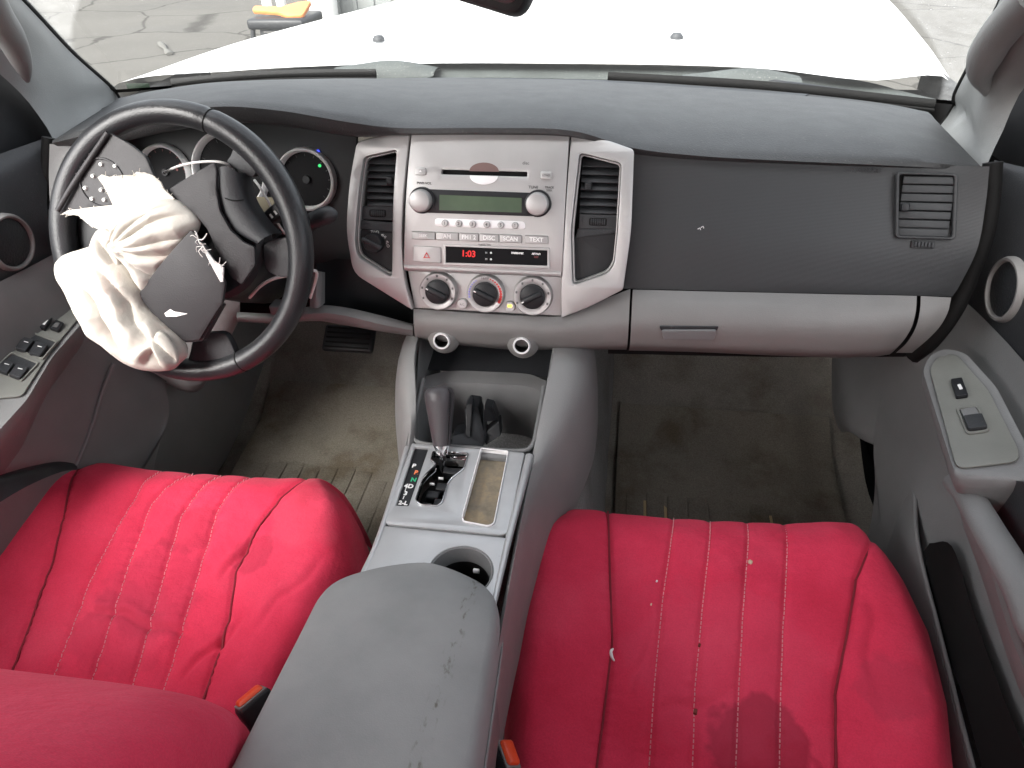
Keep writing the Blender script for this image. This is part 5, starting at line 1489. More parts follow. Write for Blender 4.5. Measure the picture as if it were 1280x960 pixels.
ind = plate('gear_indicator', [strip_hole], 0.004, 'SH', 'black', shp, c=-0.004, bev=0.0004)
ra = R(-19)
for s, q, mm, sz in (('P', (-0.0770, 0.0869), 'white', 0.0105), ('R', (-0.0700, 0.0735), 'orange_print', 0.0105), ('N', (-0.0702, 0.0586), 'green_print', 0.0105), ('4D', (-0.0736, 0.0454), 'white', 0.0105),
                     ('3', (-0.0743, 0.0311), 'white', 0.0098), ('2-L', (-0.0730, 0.0128), 'white', 0.0098)):
    text('gear_letter', s, 'SH', q, 0.0003, sz, mm, ind, bold=0.0004)
for q in ((-0.0764, 0.0387), (-0.0750, 0.0233)):
    box('gear_tick', SHM, (q[0] - 0.0005, q[0] + 0.0005), (q[1] - 0.003, q[1] + 0.003), (0.0001, 0.0005), 'white', ind, 0, 1)
def tray_mat():
    m, nt, b = nodes_of('grimy_tray_liner')
    setb(b, (0.2, 0.17, 0.12), 0.45, 0, 0.5)
    v = coords(nt)
    col = ramp(nt, tex_noise(nt, v, 22, 6, 0.7), [(0.28, (0.10, 0.085, 0.06)), (0.5, (0.22, 0.185, 0.13)), (0.66, (0.34, 0.26, 0.15)), (0.8, (0.5, 0.46, 0.38))])
    nt.links.new(col, b.inputs['Base Color'])
    bump(nt, b, tex_noise(nt, v, 120, 4), 0.4, 0.001)
    return m
plate('tray_liner', [inset(tray_hole, -0.002)], 0.002, 'SH', tray_mat(), shp, c=-0.012, bev=0)
# cup holder panel
cc = (0.0285, -0.0932)
cup_hole = circle(cc, 0.040, 40)
cpp = plate('cup_panel', [rounded([(-0.0873, -0.0326), (0.0756, -0.0333), (0.0733, -0.1734), (0.0705, -0.2400), (-0.0952, -0.2429), (-0.0957, -0.1433)], 0.004), cup_hole], 0.009, 'SH', 'csilver', con, c=-0.006, bev=0.0012)
lathe('cup_ring', [(0.0395, 0.0025), (0.0375, 0.0015), (0.0345, -0.010), (0.0345, -0.02), (0.041, -0.02), (0.041, -0.002)], 'SH', cc, 'midgrey', cpp, 44)
rows = [[SHM @ Vector((cc[0] + r_ * math.cos(2 * math.pi * j / 36), cc[1] + r_ * math.sin(2 * math.pi * j / 36), h_)) for j in range(36)] for r_, h_ in ((0.0352, -0.008), (0.034, -0.05), (0.032, -0.085), (0.001, -0.086))]
grid_mesh('cup_well', rows, 'blackgap', cpp, closed_u=True)
box('cup_tab', SHM, (cc[0] + 0.010, cc[0] + 0.018), (cc[1] + 0.020, cc[1] + 0.024), (-0.024, -0.018), 'ringsilver', cpp, 0.001)
# rails right and left of the panel
tube('edge_rail', [SHM @ Vector((*(0.0855, 0.1259), 0.0)), SHM @ Vector((*(0.0825, 0.0453), 0.002)), SHM @ Vector((*(0.0789, -0.0343), 0.002)), SHM @ Vector((*(0.0767, -0.1100), 0.001)), SHM @ Vector((*(0.0747, -0.1764), 0.0))], lambda t: 0.0065 * (1 - 0.55 * t), 'csilver', con, n=24, seg=10)
tube('edge_rail', [SHM @ Vector((*(-0.0970, 0.1241), 0.0)), SHM @ Vector((*(-0.0879, -0.0270), 0.001)), SHM @ Vector((*(-0.0879, -0.1028), 0.0)), SHM @ Vector((*(-0.0930, -0.1711), 0.0))], 0.0040, 'csilver', con, n=24, seg=10)
# flanks
def ztop(y):
    return 1.0 if y < 0.76 else lerp(1.0, 1.078, smooth01((y - 0.76) / 0.19) * 0.6 + 0.4 * (y - 0.76) / 0.19 if y < 0.95 else 1.0)
for s in (-1, 1):
    cols = []
    for y in (0.05, 0.25, 0.45, 0.60, 0.72, 0.79, 0.85, 0.91, 0.96, 1.02):
        z = ztop(min(y, 0.95))
        xi = lerp(0.086, 0.100, smooth01((y - 0.7) / 0.25)) + (0.018 if s < 0 and y > 0.8 else 0) * smooth01((y - 0.8) / 0.15)
        wd = lerp(0.016, 0.060, smooth01((y - 0.70) / 0.25)) if s > 0 else lerp(0.014, 0.034, smooth01((y - 0.70) / 0.25))
        zb = lerp(z - 0.16, 0.80, 0.3)
        fl_ = smooth01((y - 0.50) / 0.28)
        if y < 0.72:
            wd *= 0.35 + 0.65 * fl_
        cols.append([(s * xi, y, z - 0.05), (s * xi, y, z - 0.004), (s * (xi + 0.005), y, z), (s * (xi + wd * 0.6), y, z - 0.006), (s * (xi + wd), y, z - 0.03), (s * (xi + wd + 0.012 * fl_), y, z - 0.10), (s * (xi + wd + 0.018 * fl_), y, zb)])
    loft('console_flank', cols, 'flank', con, nu=50, nv=22)
# bin below the outlets
BX = 0.090
loft('bin_floor', [[(-BX - 0.012, 0.785, 0.905), (BX, 0.785, 0.905)], [(-BX - 0.012, 0.86, 0.90), (BX, 0.86, 0.90)], [(-BX - 0.02, 0.94, 0.905), (BX, 0.94, 0.905)]], 'dark', con, nu=8, nv=8)
bw_cols = []
for x in (-0.115, -0.07, 0.0, 0.06, 0.088, 0.098):
    e = max(0, abs(x) - 0.06) * 0.5
    bw_cols.append([(x, 0.928 - e, 0.895), (x, 0.932 - e, 0.95), (x, 0.935 - e, 1.000), (x, 0.940 - e, 1.008), (x, 0.965 - e, 1.012)])
loft('bin_back_wall', bw_cols, 'midgrey', con, nu=30, nv=16)
loft('upper_pocket', [[(x, 0.962, 1.010), (x, 1.00, 1.012), (x, 1.04, 1.02), (x, 1.045, 1.05), (x, 1.02, 1.085)] for x in (-0.13, 0.0, 0.11)], 'dark', con, nu=8, nv=14)
for s, xw in ((-1, -0.104), (1, 0.096)):
    loft('bin_side_wall', [[(xw - s * 0.004, 0.780, 1.002), (xw - s * 0.006, 0.785, 0.95), (xw - s * 0.01, 0.79, 0.90)], [(xw, 0.86, 1.03), (xw - s * 0.003, 0.86, 0.96), (xw - s * 0.006, 0.86, 0.90)],
                           [(xw + s * 0.01, 0.95, 1.075), (xw + s * 0.006, 0.95, 1.0), (xw, 0.95, 0.90)], [(xw + s * 0.014, 1.03, 1.085), (xw + s * 0.01, 1.03, 1.02), (xw, 1.03, 0.90)]], 'midgrey', con, nu=16, nv=10)
tube('bin_rim', [(-0.100, 0.90, 1.036), (-0.098, 0.83, 1.012), (-0.094, 0.800, 1.003), (-0.078, 0.787, 1.0), (0.0, 0.785, 1.0), (0.070, 0.787, 1.0), (0.087, 0.800, 1.003), (0.090, 0.83, 1.012), (0.093, 0.90, 1.036)], 0.0035, 'midgrey', con, n=50, seg=10)
box('bin_front', I4, (-0.092, 0.086), (0.772, 0.786), (0.90, 0.998), 'midgrey', con, 0.003)

# armrest lid
def arm_w(y):
    t = max(0.0, (y - 0.470) / 0.085)
    return (max(0.0, 1 - t ** 2.4)) ** (1 / 3.0)
rows = []
ys = [-0.06 + 0.530 * k / 24 for k in range(25)] + [0.470 + 0.085 * math.sin(math.pi / 2 * k / 22) for k in range(1, 23)]
for y in ys:
    w = max(0.002, arm_w(y))
    xl, xr = -0.008 - (0.119 + 0.006 * (0.5 - y)) * w, -0.008 + (0.098 + 0.09 * max(0, 0.5 - y) * 0.45) * w
    z0 = lerp(1.028, 1.066, (0.55 - y) / 0.35)
    fr_ = smooth01((y - 0.46) / 0.095)
    zt = z0 - 0.016 * fr_ ** 2
    row = []
    for k in range(61):
        s = -1 + 2 * k / 60
        a = abs(s)
        if a < 0.84:
            x = lerp(xl, xr, 0.5 + 0.5 * s / 0.84 * 0.93)
            z = zt - 0.010 * (a / 0.84) ** 4 + 0.003 * (1 - (a / 0.84) ** 2)
        else:
            t = (a - 0.84) / 0.16
            xa = lerp(xl, xr, 0.5 + 0.5 * 0.93 * (1 if s > 0 else -1))
            xb = lerp(xl, xr, 0.5 + 0.5 * (1 if s > 0 else -1))
            x = lerp(xa, xb, math.sin(t * math.pi / 2) ** 0.8)
            z = zt - 0.010 - 0.055 * (1 - math.cos(t * math.pi / 2)) - 0.015 * t
        z += 0.0012 * noise.noise(Vector((x * 18, y * 18, 0.5)))
        row.append((x, y, z))
    rows.append(row)
arm_ = grid_mesh('armrest_lid', rows, 'armrest', con, angle=80)
arm_['label'] = 'grey padded armrest lid with dark rub marks along its right edge'
rows2 = []
for y in ys:
    w = max(0.002, arm_w(y))
    xl, xr = -0.008 - (0.118 + 0.006 * (0.5 - y)) * w, -0.008 + (0.097 + 0.09 * max(0, 0.5 - y) * 0.45) * w
    z0 = lerp(1.028, 1.066, (0.55 - y) / 0.35) - 0.070
    rows2.append([(xl, y - 0.004, z0), (xl * 1.0, y - 0.004, z0 - 0.10), (xr, y - 0.004, z0 - 0.10), (xr, y - 0.004, z0)])
grid_mesh('console_box', rows2, 'midgrey', con, closed_u=True, caps=True)
tube('lid_seam', [(x_, y_, z_) for (x_, y_, z_) in [(r[-1][0] + 0.0008, r[-1][1], r[-1][2] + 0.024) for r in rows[4:44:4]]], 0.0012, 'pillar', con, n=30, seg=6)

# gear shifter
sb = Vector((-0.0396, 0.7546, 0.995))
stp = Vector((-0.0502, 0.815, 1.0886))
sh_ = thing('gear_shifter', 'grey leather gear shifter with stitched seam and chrome collar', 'gear lever', sb)
def kr(t):
    pts = [(0, 0.0125), (0.12, 0.0140), (0.45, 0.0178), (0.75, 0.0215), (0.88, 0.0215), (0.95, 0.018), (0.985, 0.011), (1.0, 0.003)]
    for (t0, r0), (t1, r1) in zip(pts, pts[1:]):
        if t <= t1:
            return lerp(r0, r1, (t - t0) / (t1 - t0))
    return 0.003
k0 = sb.lerp(stp, 0.22)
kn_ = tube('grip', [k0.lerp(stp, t) for t in [i / 39 for i in range(40)]], kr, 'shiftleather', sh_, seg=24, up=(1, 0, 0))
tube('rod', [sb - Vector((0, 0, 0.03)), k0], 0.006, 'chrome', sh_, seg=14)
tube('collar', [sb.lerp(stp, 0.10), sb.lerp(stp, 0.235)], lambda t: 0.0085 + 0.004 * t, 'chrome', sh_, seg=20, n=6)
axis = (stp - k0).normalized()
side = Vector((0.80, -0.60, 0.0))
side = (side - axis * side.dot(axis)).normalized()
prev = None
pl = []
for i in range(36):
    t = 0.02 + 0.93 * i / 35
    pl.append(k0.lerp(stp, t) + side * (kr(t) + 0.0002))
tube('seam', pl, 0.0007, 'blackgap', kn_, seg=5)
for i in range(18):
    t = 0.50 + 0.44 * i / 17
    p = k0.lerp(stp, t) + side * (kr(t) + 0.0006)
    cr = axis.cross(side)
    tube('stitch', [p + cr * 0.0022, p - cr * 0.0022 + axis * 0.0016], 0.0006, 'dark', kn_, seg=4)

# black insert lying in the bin
ib = Vector((-0.0223, 0.9237, 0.905))
ins = thing('cup_holder_insert', 'black finned plastic cup-holder insert lying in the console bin', 'insert', ib)
def fin(name, px, th, y):
    pts = [Vector(p) for p in px]
    bm = bmesh.new()
    f0 = [bm.verts.new(p) for p in pts]
    f1 = [bm.verts.new(p + Vector((0, th, 0))) for p in pts]
    bm.faces.new(f0)
    bm.faces.new(list(reversed(f1)))
    for i in range(len(pts)):
        bm.faces.new((f0[i], f0[(i + 1) % len(pts)], f1[(i + 1) % len(pts)], f1[i]))
    bmesh.ops.recalc_face_normals(bm, faces=bm.faces)
    bmesh.ops.bevel(bm, geom=bm.edges[:], offset=0.0012, segments=2, affect='EDGES')
    return from_bm(name, bm, 'black', ins)
fin('body', [(-0.0465, 0.83, 0.9632), (0.007, 0.83, 0.9653), (0.0038, 0.86, 0.9559), (-0.0074, 0.88, 0.9847), (-0.009, 0.88, 1.004), (-0.0256, 0.88, 1.0057), (-0.0327, 0.88, 0.9954), (-0.0267, 0.86, 0.9663), (-0.0441, 0.84, 0.973)], 0.028, 0)
fin('fin', [(-0.0258, 0.87, 1.0118), (-0.0167, 0.87, 1.0157), (-0.0173, 0.845, 0.9665), (-0.0247, 0.845, 0.9707)], 0.02, 0)
fin('fin', [(0.0031, 0.872, 1.0128), (0.0157, 0.872, 1.0091), (0.0223, 0.872, 0.984), (-0.0002, 0.868, 0.9819)], 0.02, 0)
fin('fin', [(-0.0024, 0.86, 0.9603), (0.0256, 0.868, 0.9859), (0.029, 0.858, 0.965), (0.0075, 0.84, 0.9584)], 0.02, 0)
box('lip', I4, (ib.x - 0.030, ib.x + 0.006), (0.80, 0.806), (0.965, 0.972), 'dark', ins, 0.001)
# ================================================================ seats
def interp(pts, b):
    """a at height b along a list of (a, b) sorted by b"""
    pts = sorted(pts, key=lambda p: p[1])
    if b <= pts[0][1]:
        (a0, b0), (a1, b1) = pts[0], pts[1]
    elif b >= pts[-1][1]:
        (a0, b0), (a1, b1) = pts[-2], pts[-1]
    else:
        for (a0, b0), (a1, b1) in zip(pts, pts[1:]):
            if b0 <= b <= b1:
                break
    return lerp(a0, a1, (b - b0) / (b1 - b0 + 1e-9))
def clampint(pts, b):
    pts = sorted(pts, key=lambda p: p[1])
    return interp(pts, max(pts[0][1], min(pts[-1][1], b)))

M['redp'] = fabric('red_passenger_cover', [(*(0.4031, 0.4813, 0.815), 0.075, 0.6, (0.20, 0.006, 0.022)), (*(0.4138, 0.7281, 0.87), 0.05, 0.10, (0.3, 0.01, 0.04)), (*(0.5678, 0.566, 0.85), 0.05, 0.25, (0.28, 0.03, 0.06)),
                                           (*(0.3605, 0.5793, 0.84), 0.14, 0.10, (0.7, 0.12, 0.2))])
M['redd'] = fabric('red_driver_cover', [(*(-0.4256, 0.685, 0.89), 0.055, 0.35, (0.30, 0.015, 0.04)), (*(-0.3152, 0.6517, 0.88), 0.04, 0.38, (0.26, 0.012, 0.035)), (*(-0.4362, 0.5785, 0.87), 0.09, 0.30, (0.30, 0.02, 0.05)),
                                        (*(-0.4548, 0.5228, 0.86), 0.08, 0.28, (0.32, 0.02, 0.05)), (*(-0.2573, 0.721, 0.9), 0.07, 0.12, (0.6, 0.15, 0.2)), (*(-0.2548, 0.7831, 0.9), 0.05, 0.2, (0.28, 0.03, 0.05))])
M['thread'] = plain('pale_pink_thread', (0.62, 0.30, 0.32), 0.8)
M['piping'] = plain('dark_red_piping', (0.20, 0.008, 0.02), 0.8)

def seat(name, label, fr, left, right, skew, seams, pipes, back_b, m, base_z, creases, bol, grow):
    Ft = F[fr]
    t = thing(name, label, 'car seat', tuple(Ft @ Vector((0, 0.1, -0.25))), 'front seats')
    NA, NB = 230, 120
    lsort = sorted(left, key=lambda p: p[1])
    rsort = sorted(right, key=lambda p: p[1])
    bl, br = lsort[-1][1] + 0.020, rsort[-1][1] + 0.020
    def edge(v):
        """left and right ends of the row at fraction v from back to front"""
        b_l = lerp(back_b, bl, v)
        b_r = lerp(back_b, br, v)
        return Vector((clampint(left, b_l - 0.02 * v) - 0.008, b_l)), Vector((clampint(right, b_r - 0.02 * v) + grow, b_r))
    def height(a, b, s, v):
        # padded middle, raised bolsters, rounded shoulders, channels at the seams
        c = bol * math.exp(-((abs(s) - 0.80) / 0.20) ** 2) - bol * 0.35
        e = max(0.0, (abs(s) - 0.86) / 0.14)
        c -= 0.030 * e ** 2.2
        f = max(0.0, (v - 0.86) / 0.14)
        c -= 0.026 * f ** 2.2
        for k, sm in enumerate(seams + pipes):
            d = a - interp(sm, b)
            dep = 0.0038 if k < len(seams) else 0.0050
            c -= dep * math.exp(-(d / 0.0042) ** 2)
            c -= dep * 0.55 * math.exp(-(d / 0.016) ** 2)
            c += 0.0011 * math.sin(b * 290 + 7 * math.sin(b * 31 + k)) * math.exp(-(d / 0.013) ** 2)
        for (ca, cb, ang, ln, wd, dp) in creases:
            da, db = a - ca, b - cb
            u_ = da * math.cos(ang) + db * math.sin(ang)
            w_ = -da * math.sin(ang) + db * math.cos(ang) + 0.004 * math.sin(u_ * 70)
            if abs(u_) < ln:
                c -= dp * (1 - (u_ / ln) ** 2) * math.exp(-(w_ / wd) ** 2)
                c += dp * 0.6 * (1 - (u_ / ln) ** 2) * math.exp(-((w_ - 2.2 * wd) / (1.5 * wd)) ** 2)
        c += 0.0045 * noise.noise(Vector((a * 9, b * 9, base_z * 10))) + 0.0016 * noise.noise(Vector((a * 30, b * 22, base_z * 7)))
        return c
    rows = []
    for i in range(NB + 14):
        if i < NB:
            v = i / (NB - 1)
            drop, fwd = 0.0, 0.0
        else:
            v = 1.0
            q = (i - NB + 1) / 14
            fwd = 0.030 * math.sin(q * math.pi / 2)
            drop = 0.13 * (1 - math.cos(q * math.pi / 2)) + 0.02 * q
        eL, eR = edge(v)
        row = []
        for j in range(9, 0, -1):
            q = j / 9
            p = eL
            c = height(p.x, p.y, -1, v)
            row.append(Ft @ Vector((p.x - 0.012 * math.sin(q * math.pi * 0.6) + 0.0 * q, p.y + fwd, c - 0.16 * q ** 1.2 - drop)))
        for j in range(NA):
            s = -1 + 2 * j / (NA - 1)
            p = eL.lerp(eR, (s + 1) / 2)
            c = height(p.x, p.y, s, v)
            row.append(Ft @ Vector((p.x, p.y + fwd, c - drop)))
        for j in range(1, 10):
            q = j / 9
            p = eR
            c = height(p.x, p.y, 1, v)
            row.append(Ft @ Vector((p.x + 0.012 * math.sin(q * math.pi * 0.6), p.y + fwd, c - 0.16 * q ** 1.2 - drop)))
        rows.append(row)
    cu = grid_mesh('cushion', rows, m, t, angle=180)
    # stitches on the quilting seams
    for sm in seams:
        bm = bmesh.new()
        b = back_b + 0.01
        bmx = bl * 0.5 + br * 0.5
        while b < bmx + 0.005:
            a = interp(sm, b)
            eL, eR = edge(min(1, (b - back_b) / (bmx - back_b)))
            s = 2 * (a - eL.x) / (eR.x - eL.x) - 1
            v = (b - back_b) / (bmx - back_b)
            c = height(a, b, s, min(1, v)) + 0.0007
            a2 = interp(sm, b + 0.0042)
            c2 = height(a2, b + 0.0042, s, min(1, v)) + 0.0007
            p, p2 = Ft @ Vector((a, b, c)), Ft @ Vector((a2, b + 0.0042, c2))
            d = (p2 - p).normalized()
            sx_ = d.cross(Vector((0, 0, 1))).normalized() * 0.0007
            up_v = Vector((0, 0, 0.0009))
            vs4 = [bm.verts.new(p - sx_), bm.verts.new(p + sx_), bm.verts.new(p2 + sx_), bm.verts.new(p2 - sx_), bm.verts.new(p + up_v), bm.verts.new(p2 + up_v)]
            bm.faces.new((vs4[0], vs4[4], vs4[5], vs4[3]))
            bm.faces.new((vs4[1], vs4[2], vs4[5], vs4[4]))
            bm.faces.new((vs4[0], vs4[1], vs4[4]))
            bm.faces.new((vs4[3], vs4[5], vs4[2]))
            b += 0.0064
        st_ = from_bm('stitching', bm, 'thread', cu, smooth=False)
    for sm in pipes:
        pts = []
        bmx = bl * 0.5 + br * 0.5
        for k in range(40):
            b = lerp(back_b, bmx, k / 39)
            a = interp(sm, b)
            v = k / 39
            eL, eR = edge(v)
            s = 2 * (a - eL.x) / (eR.x - eL.x) - 1
            pts.append(Ft @ Vector((a, b, height(a, b, s, v) + 0.0014)))
        tube('piping', pts, 0.0016, 'piping', cu, seg=6)
    box('seat_base', Ft, (lsort[0][0] + 0.06, rsort[0][0] - 0.06), (back_b, bl - 0.08), (-0.30, -0.10), 'black', t, 0.01)
    return t

pass_left = [(-0.2438, -0.0946), (-0.2535, 0.0024), (-0.2639, 0.0859), (-0.2663, 0.1937), (-0.2632, 0.2802), (-0.2563, 0.3237), (-0.2285, 0.3616)]
pass_right = [(0.2421, -0.0320), (0.2648, 0.0663), (0.2773, 0.1403), (0.2757, 0.2324), (0.2614, 0.2997), (0.2436, 0.3475), (0.2329, 0.3832)]
psm = [[(-0.0538, 0.3882), (-0.0734, 0.2435), (-0.0840, 0.1253), (-0.0901, 0.0242)], [(0.0021, 0.3896), (-0.0192, 0.2366), (-0.0326, 0.1253), (-0.0385, 0.0306)], [(0.0587, 0.3927), (0.0353, 0.2368), (0.0225, 0.1318), (0.0120, 0.0369)], [(0.1141, 0.3900), (0.0884, 0.2313), (0.0752, 0.1380), (0.0630, 0.0431)]]
ppp = [[(-0.1552, 0.3820), (-0.1503, 0.3014), (-0.1403, 0.1751), (-0.1477, 0.0704), (-0.1525, 0.0166)], [(0.2228, 0.3582), (0.1915, 0.2981), (0.1695, 0.2226), (0.1408, 0.1359), (0.1295, 0.0514)]]
pseat = seat('passenger_seat', 'passenger seat with bright red fabric cover, right of the console', 'PS', pass_left, pass_right, 0, psm, ppp, -0.13, 'redp', 0.31,
             [(*(-0.1036, 0.1458), R(75), 0.06, 0.006, 0.003), (*(-0.0432, 0.1022), R(20), 0.07, 0.007, 0.003), (*(0.1969, 0.2126), R(80), 0.08, 0.008, 0.004)], 0.011, 0.008)
drv_left = [(-0.3021, -0.0835), (-0.3735, 0.0153), (-0.4003, 0.1116), (-0.3758, 0.1865), (-0.3515, 0.2308), (-0.3239, 0.2872), (-0.2920, 0.3338)]
drv_right = [(0.2280, -0.1087), (0.2040, -0.0218), (0.2183, 0.0406), (0.2303, 0.1202), (0.2362, 0.2020), (0.2146, 0.2688), (0.1951, 0.3067), (0.1662, 0.3393)]
dsm = [[(-0.1563, 0.3492), (-0.1499, 0.2297), (-0.1391, 0.1212), (-0.1153, 0.0042)], [(-0.1008, 0.3531), (-0.1190, 0.2784), (-0.0892, 0.1333), (-0.0609, 0.0106)], [(-0.0476, 0.3551), (-0.0588, 0.2618), (-0.0270, 0.1151), (-0.0047, 0.0173)], [(0.0043, 0.3553), (-0.0045, 0.2750), (0.0194, 0.1328), (0.0399, 0.0194)]]
dpp = [[(-0.2816, 0.3263), (-0.2181, 0.1587), (-0.1769, -0.0009)], [(0.1009, 0.3487), (0.0709, 0.2534), (0.0673, 0.1768), (0.0904, 0.1042), (0.1021, 0.0141)]]
dseat = seat('driver_seat', 'driver seat with stained red fabric cover, left of the console', 'DS', drv_left, drv_right, 0, dsm, dpp, -0.12, 'redd', 0.77,
             [(*(-0.0446, 0.0863), R(-8), 0.11, 0.005, 0.006), (*(0.0877, 0.0578), R(60), 0.06, 0.005, 0.005), (*(0.1673, 0.1494), R(62), 0.10, 0.006, 0.003), (*(0.0659, 0.2035), R(70), 0.05, 0.005, 0.004)], 0.009, -0.010)

def backrest(t, x0, x1, prof, m, name='backrest'):
    """reclined back: prof rows of (y, z, half-thickness) from bottom to top"""
    rows = []
    for (y, z, th, ins_, d) in prof:
        row = []
        for k in range(64):
            a = 2 * math.pi * k / 64
            ca, sa = math.cos(a), math.sin(a)
            ex = 0.36
            u = math.copysign(abs(ca) ** ex, ca)
            w = math.copysign(abs(sa) ** 0.75, sa)
            x = lerp(x0 + ins_, x1 - ins_, 0.5 + 0.5 * u)
            off = w * th + (0.010 * (abs(u) ** 2) * (1 if w > 0 else 0))
            nz = 0.004 * noise.noise(Vector((x * 8, y * 8, z * 8)))
            row.append((x, y + off * d[0] + nz, z + off * d[1] + nz))
        rows.append(row)
    rows = [spline(c, 40) for c in zip(*rows)]
    rows = list(zip(*rows))
    return grid_mesh(name, [list(r) for r in rows], m, t, closed_u=True, caps=True, angle=80)
D = (0.80, 0.60)
backrest(dseat, -0.66, -0.128, [(0.32, 0.84, 0.05, 0.03, D), (0.305, 0.93, 0.065, 0.01, D), (0.285, 1.000, 0.072, 0.0, D), (0.235, 1.080, 0.070, 0.0, D), (0.14, 1.19, 0.065, 0.0, D), (0.02, 1.33, 0.055, 0.01, D), (-0.05, 1.41, 0.045, 0.03, D), (-0.08, 1.44, 0.02, 0.06, D)], 'redd')
D2 = (0.80, 0.60)
backrest(pseat, 0.13, 0.64, [(0.17, 0.80, 0.05, 0.03, D2), (0.15, 0.88, 0.06, 0.01, D2), (0.10, 0.98, 0.065, 0.0, D2), (0.0, 1.12, 0.060, 0.0, D2), (-0.12, 1.28, 0.055, 0.01, D2), (-0.22, 1.40, 0.04, 0.03, D2), (-0.25, 1.43, 0.02, 0.06, D2)], 'redp')

# seat belt buckles
def buckle(label, p, tilt, rotz):
    t = thing('seat_belt_buckle', label, 'buckle', p, 'seat belt buckles')
    mtx = Matrix.Translation(p) @ Matrix.Rotation(rotz, 4, 'Z') @ Matrix.Rotation(tilt, 4, 'X')
    box('housing', mtx, (-0.020, 0.020), (-0.012, 0.012), (-0.07, 0.0), 'black', t, 0.005)
    box('trim', mtx, (-0.0175, 0.0175), (-0.0105, 0.0105), (-0.002, 0.0012), 'grey', t, 0.001)
    box('release_button', mtx, (-0.0155, 0.0155), (-0.0090, 0.0090), (-0.002, 0.006), 'orange', t, 0.004)
    box('tongue_slot', mtx, (-0.012, 0.012), (0.0105, 0.0125), (-0.02, -0.004), 'blackgap', t, 0.0004, 1)
    return t
buckle('orange seat belt buckle between driver seat and armrest', Vector((-0.1846, 0.3985, 0.945)), R(-38), R(58))
buckle('orange seat belt buckle between console and passenger seat', Vector((0.1047, 0.4168, 0.86)), R(-35), R(-62))

# bits lying on the passenger seat
def bit(label, px_z, pts, r, mm):
    p = Vector(px_z)
    o = tube('seat_debris', [p + Vector(q) for q in pts], r, mm, None, n=8, seg=6)
    return tag(o, label, 'debris', 'bits on the passenger seat')
BIT = 0.006
bit('cream seed-like crumb on the third white stitch line of the passenger seat', (0.406, 0.7121, 0.886), [(0, -0.004, BIT), (0, 0.004, BIT)], lambda t: 0.0008 + 0.0028 * math.sin(math.pi * min(1, max(0, t))), 'beige')
bit('curled white scrap on the left dark seam of the passenger seat', (0.219, 0.5534, 0.866), [(0.001, 0.009, BIT), (-0.002, 0.003, BIT + 0.002), (0.0, -0.004, BIT), (0.003, -0.008, BIT)], lambda t: 0.0022 * math.sin(math.pi * (0.15 + 0.7 * t)), 'white')
M['rust'] = plain('brown_crumb', (0.16, 0.03, 0.02), 0.8)
bit('dark brown crumb on the second stitch line near the front of the stain', (0.3225, 0.5019, 0.845), [(0, -0.003, BIT), (0.001, 0.003, BIT)], 0.0025, 'rust')
bit('small dark speck on the second stitch line of the passenger seat', (0.3307, 0.5859, 0.86), [(0, -0.002, BIT), (0.001, 0.002, BIT)], 0.0018, 'rust')
bit('tiny white speck left of the first stitch line', (0.275, 0.6636, 0.884), [(0, -0.0012, BIT), (0.001, 0.0012, BIT)], 0.0013, 'white')
bit('tiny pale flake lower left of the first stitch line', (0.2674, 0.6278, 0.879), [(0, -0.0015, BIT), (0.001, 0.0015, BIT)], 0.0010, 'beige')
# ================================================================ doors
def door_switch(fr, poly, th, c, m, par, name='window_switch', mark=True):
    b = plate(name, [rounded(poly, 0.002)], th, fr, m, par, c=c, bev=0.001)
    return b
dp = thing('passenger_door', 'grey passenger door with black upper panel and switch armrest', 'door', (0.72, 0.75, 0.6))
loft('upper_panel', [[(0.745, 1.1672, 1.3176), (0.735, 1.1357, 1.3101), (0.728, 1.0781, 1.2277), (0.728, 1.0865, 1.1244)], [(0.775, 1.0, 1.345), (0.755, 1.0, 1.32), (0.738, 1.0, 1.22), (0.738, 1.0, 1.128)],
                     [(0.78, 0.85, 1.345), (0.757, 0.85, 1.32), (0.74, 0.85, 1.22), (0.74, 0.85, 1.138)], [(0.78, 0.3, 1.345), (0.757, 0.3, 1.32), (0.74, 0.3, 1.22), (0.74, 0.3, 1.14)]], 'dark', dp, nu=40, nv=24)
loft('lower_panel', [[(0.727, 1.0858, 1.1305), (0.705, 1.0696, 1.0574), (0.682, 1.0771, 1.0166), (0.668, 1.085, 0.9191), (0.663, 1.0413, 0.8452), (0.667, 0.9382, 0.772)],
                     [(0.735, 1.0, 1.136), (0.726, 0.99, 1.08), (0.705, 0.99, 1.03), (0.684, 0.99, 0.94), (0.669, 0.97, 0.85), (0.668, 0.95, 0.68)],
                     [(0.736, 0.85, 1.146), (0.73, 0.85, 1.09), (0.712, 0.85, 1.03), (0.697, 0.85, 0.94), (0.676, 0.85, 0.86), (0.674, 0.85, 0.64)],
                     [(0.736, 0.6, 1.148), (0.73, 0.6, 1.09), (0.715, 0.6, 1.03), (0.705, 0.6, 0.94), (0.70, 0.6, 0.85), (0.695, 0.6, 0.62)],
                     [(0.736, 0.3, 1.148), (0.73, 0.3, 1.09), (0.715, 0.3, 1.03), (0.705, 0.3, 0.94), (0.70, 0.3, 0.85), (0.695, 0.3, 0.60)]], 'midgrey', dp, nu=50, nv=30)
M['spkmesh'] = plastic('speaker_grille', (0.016, 0.018, 0.020), 0.55, 260, 0.9, 0.35)
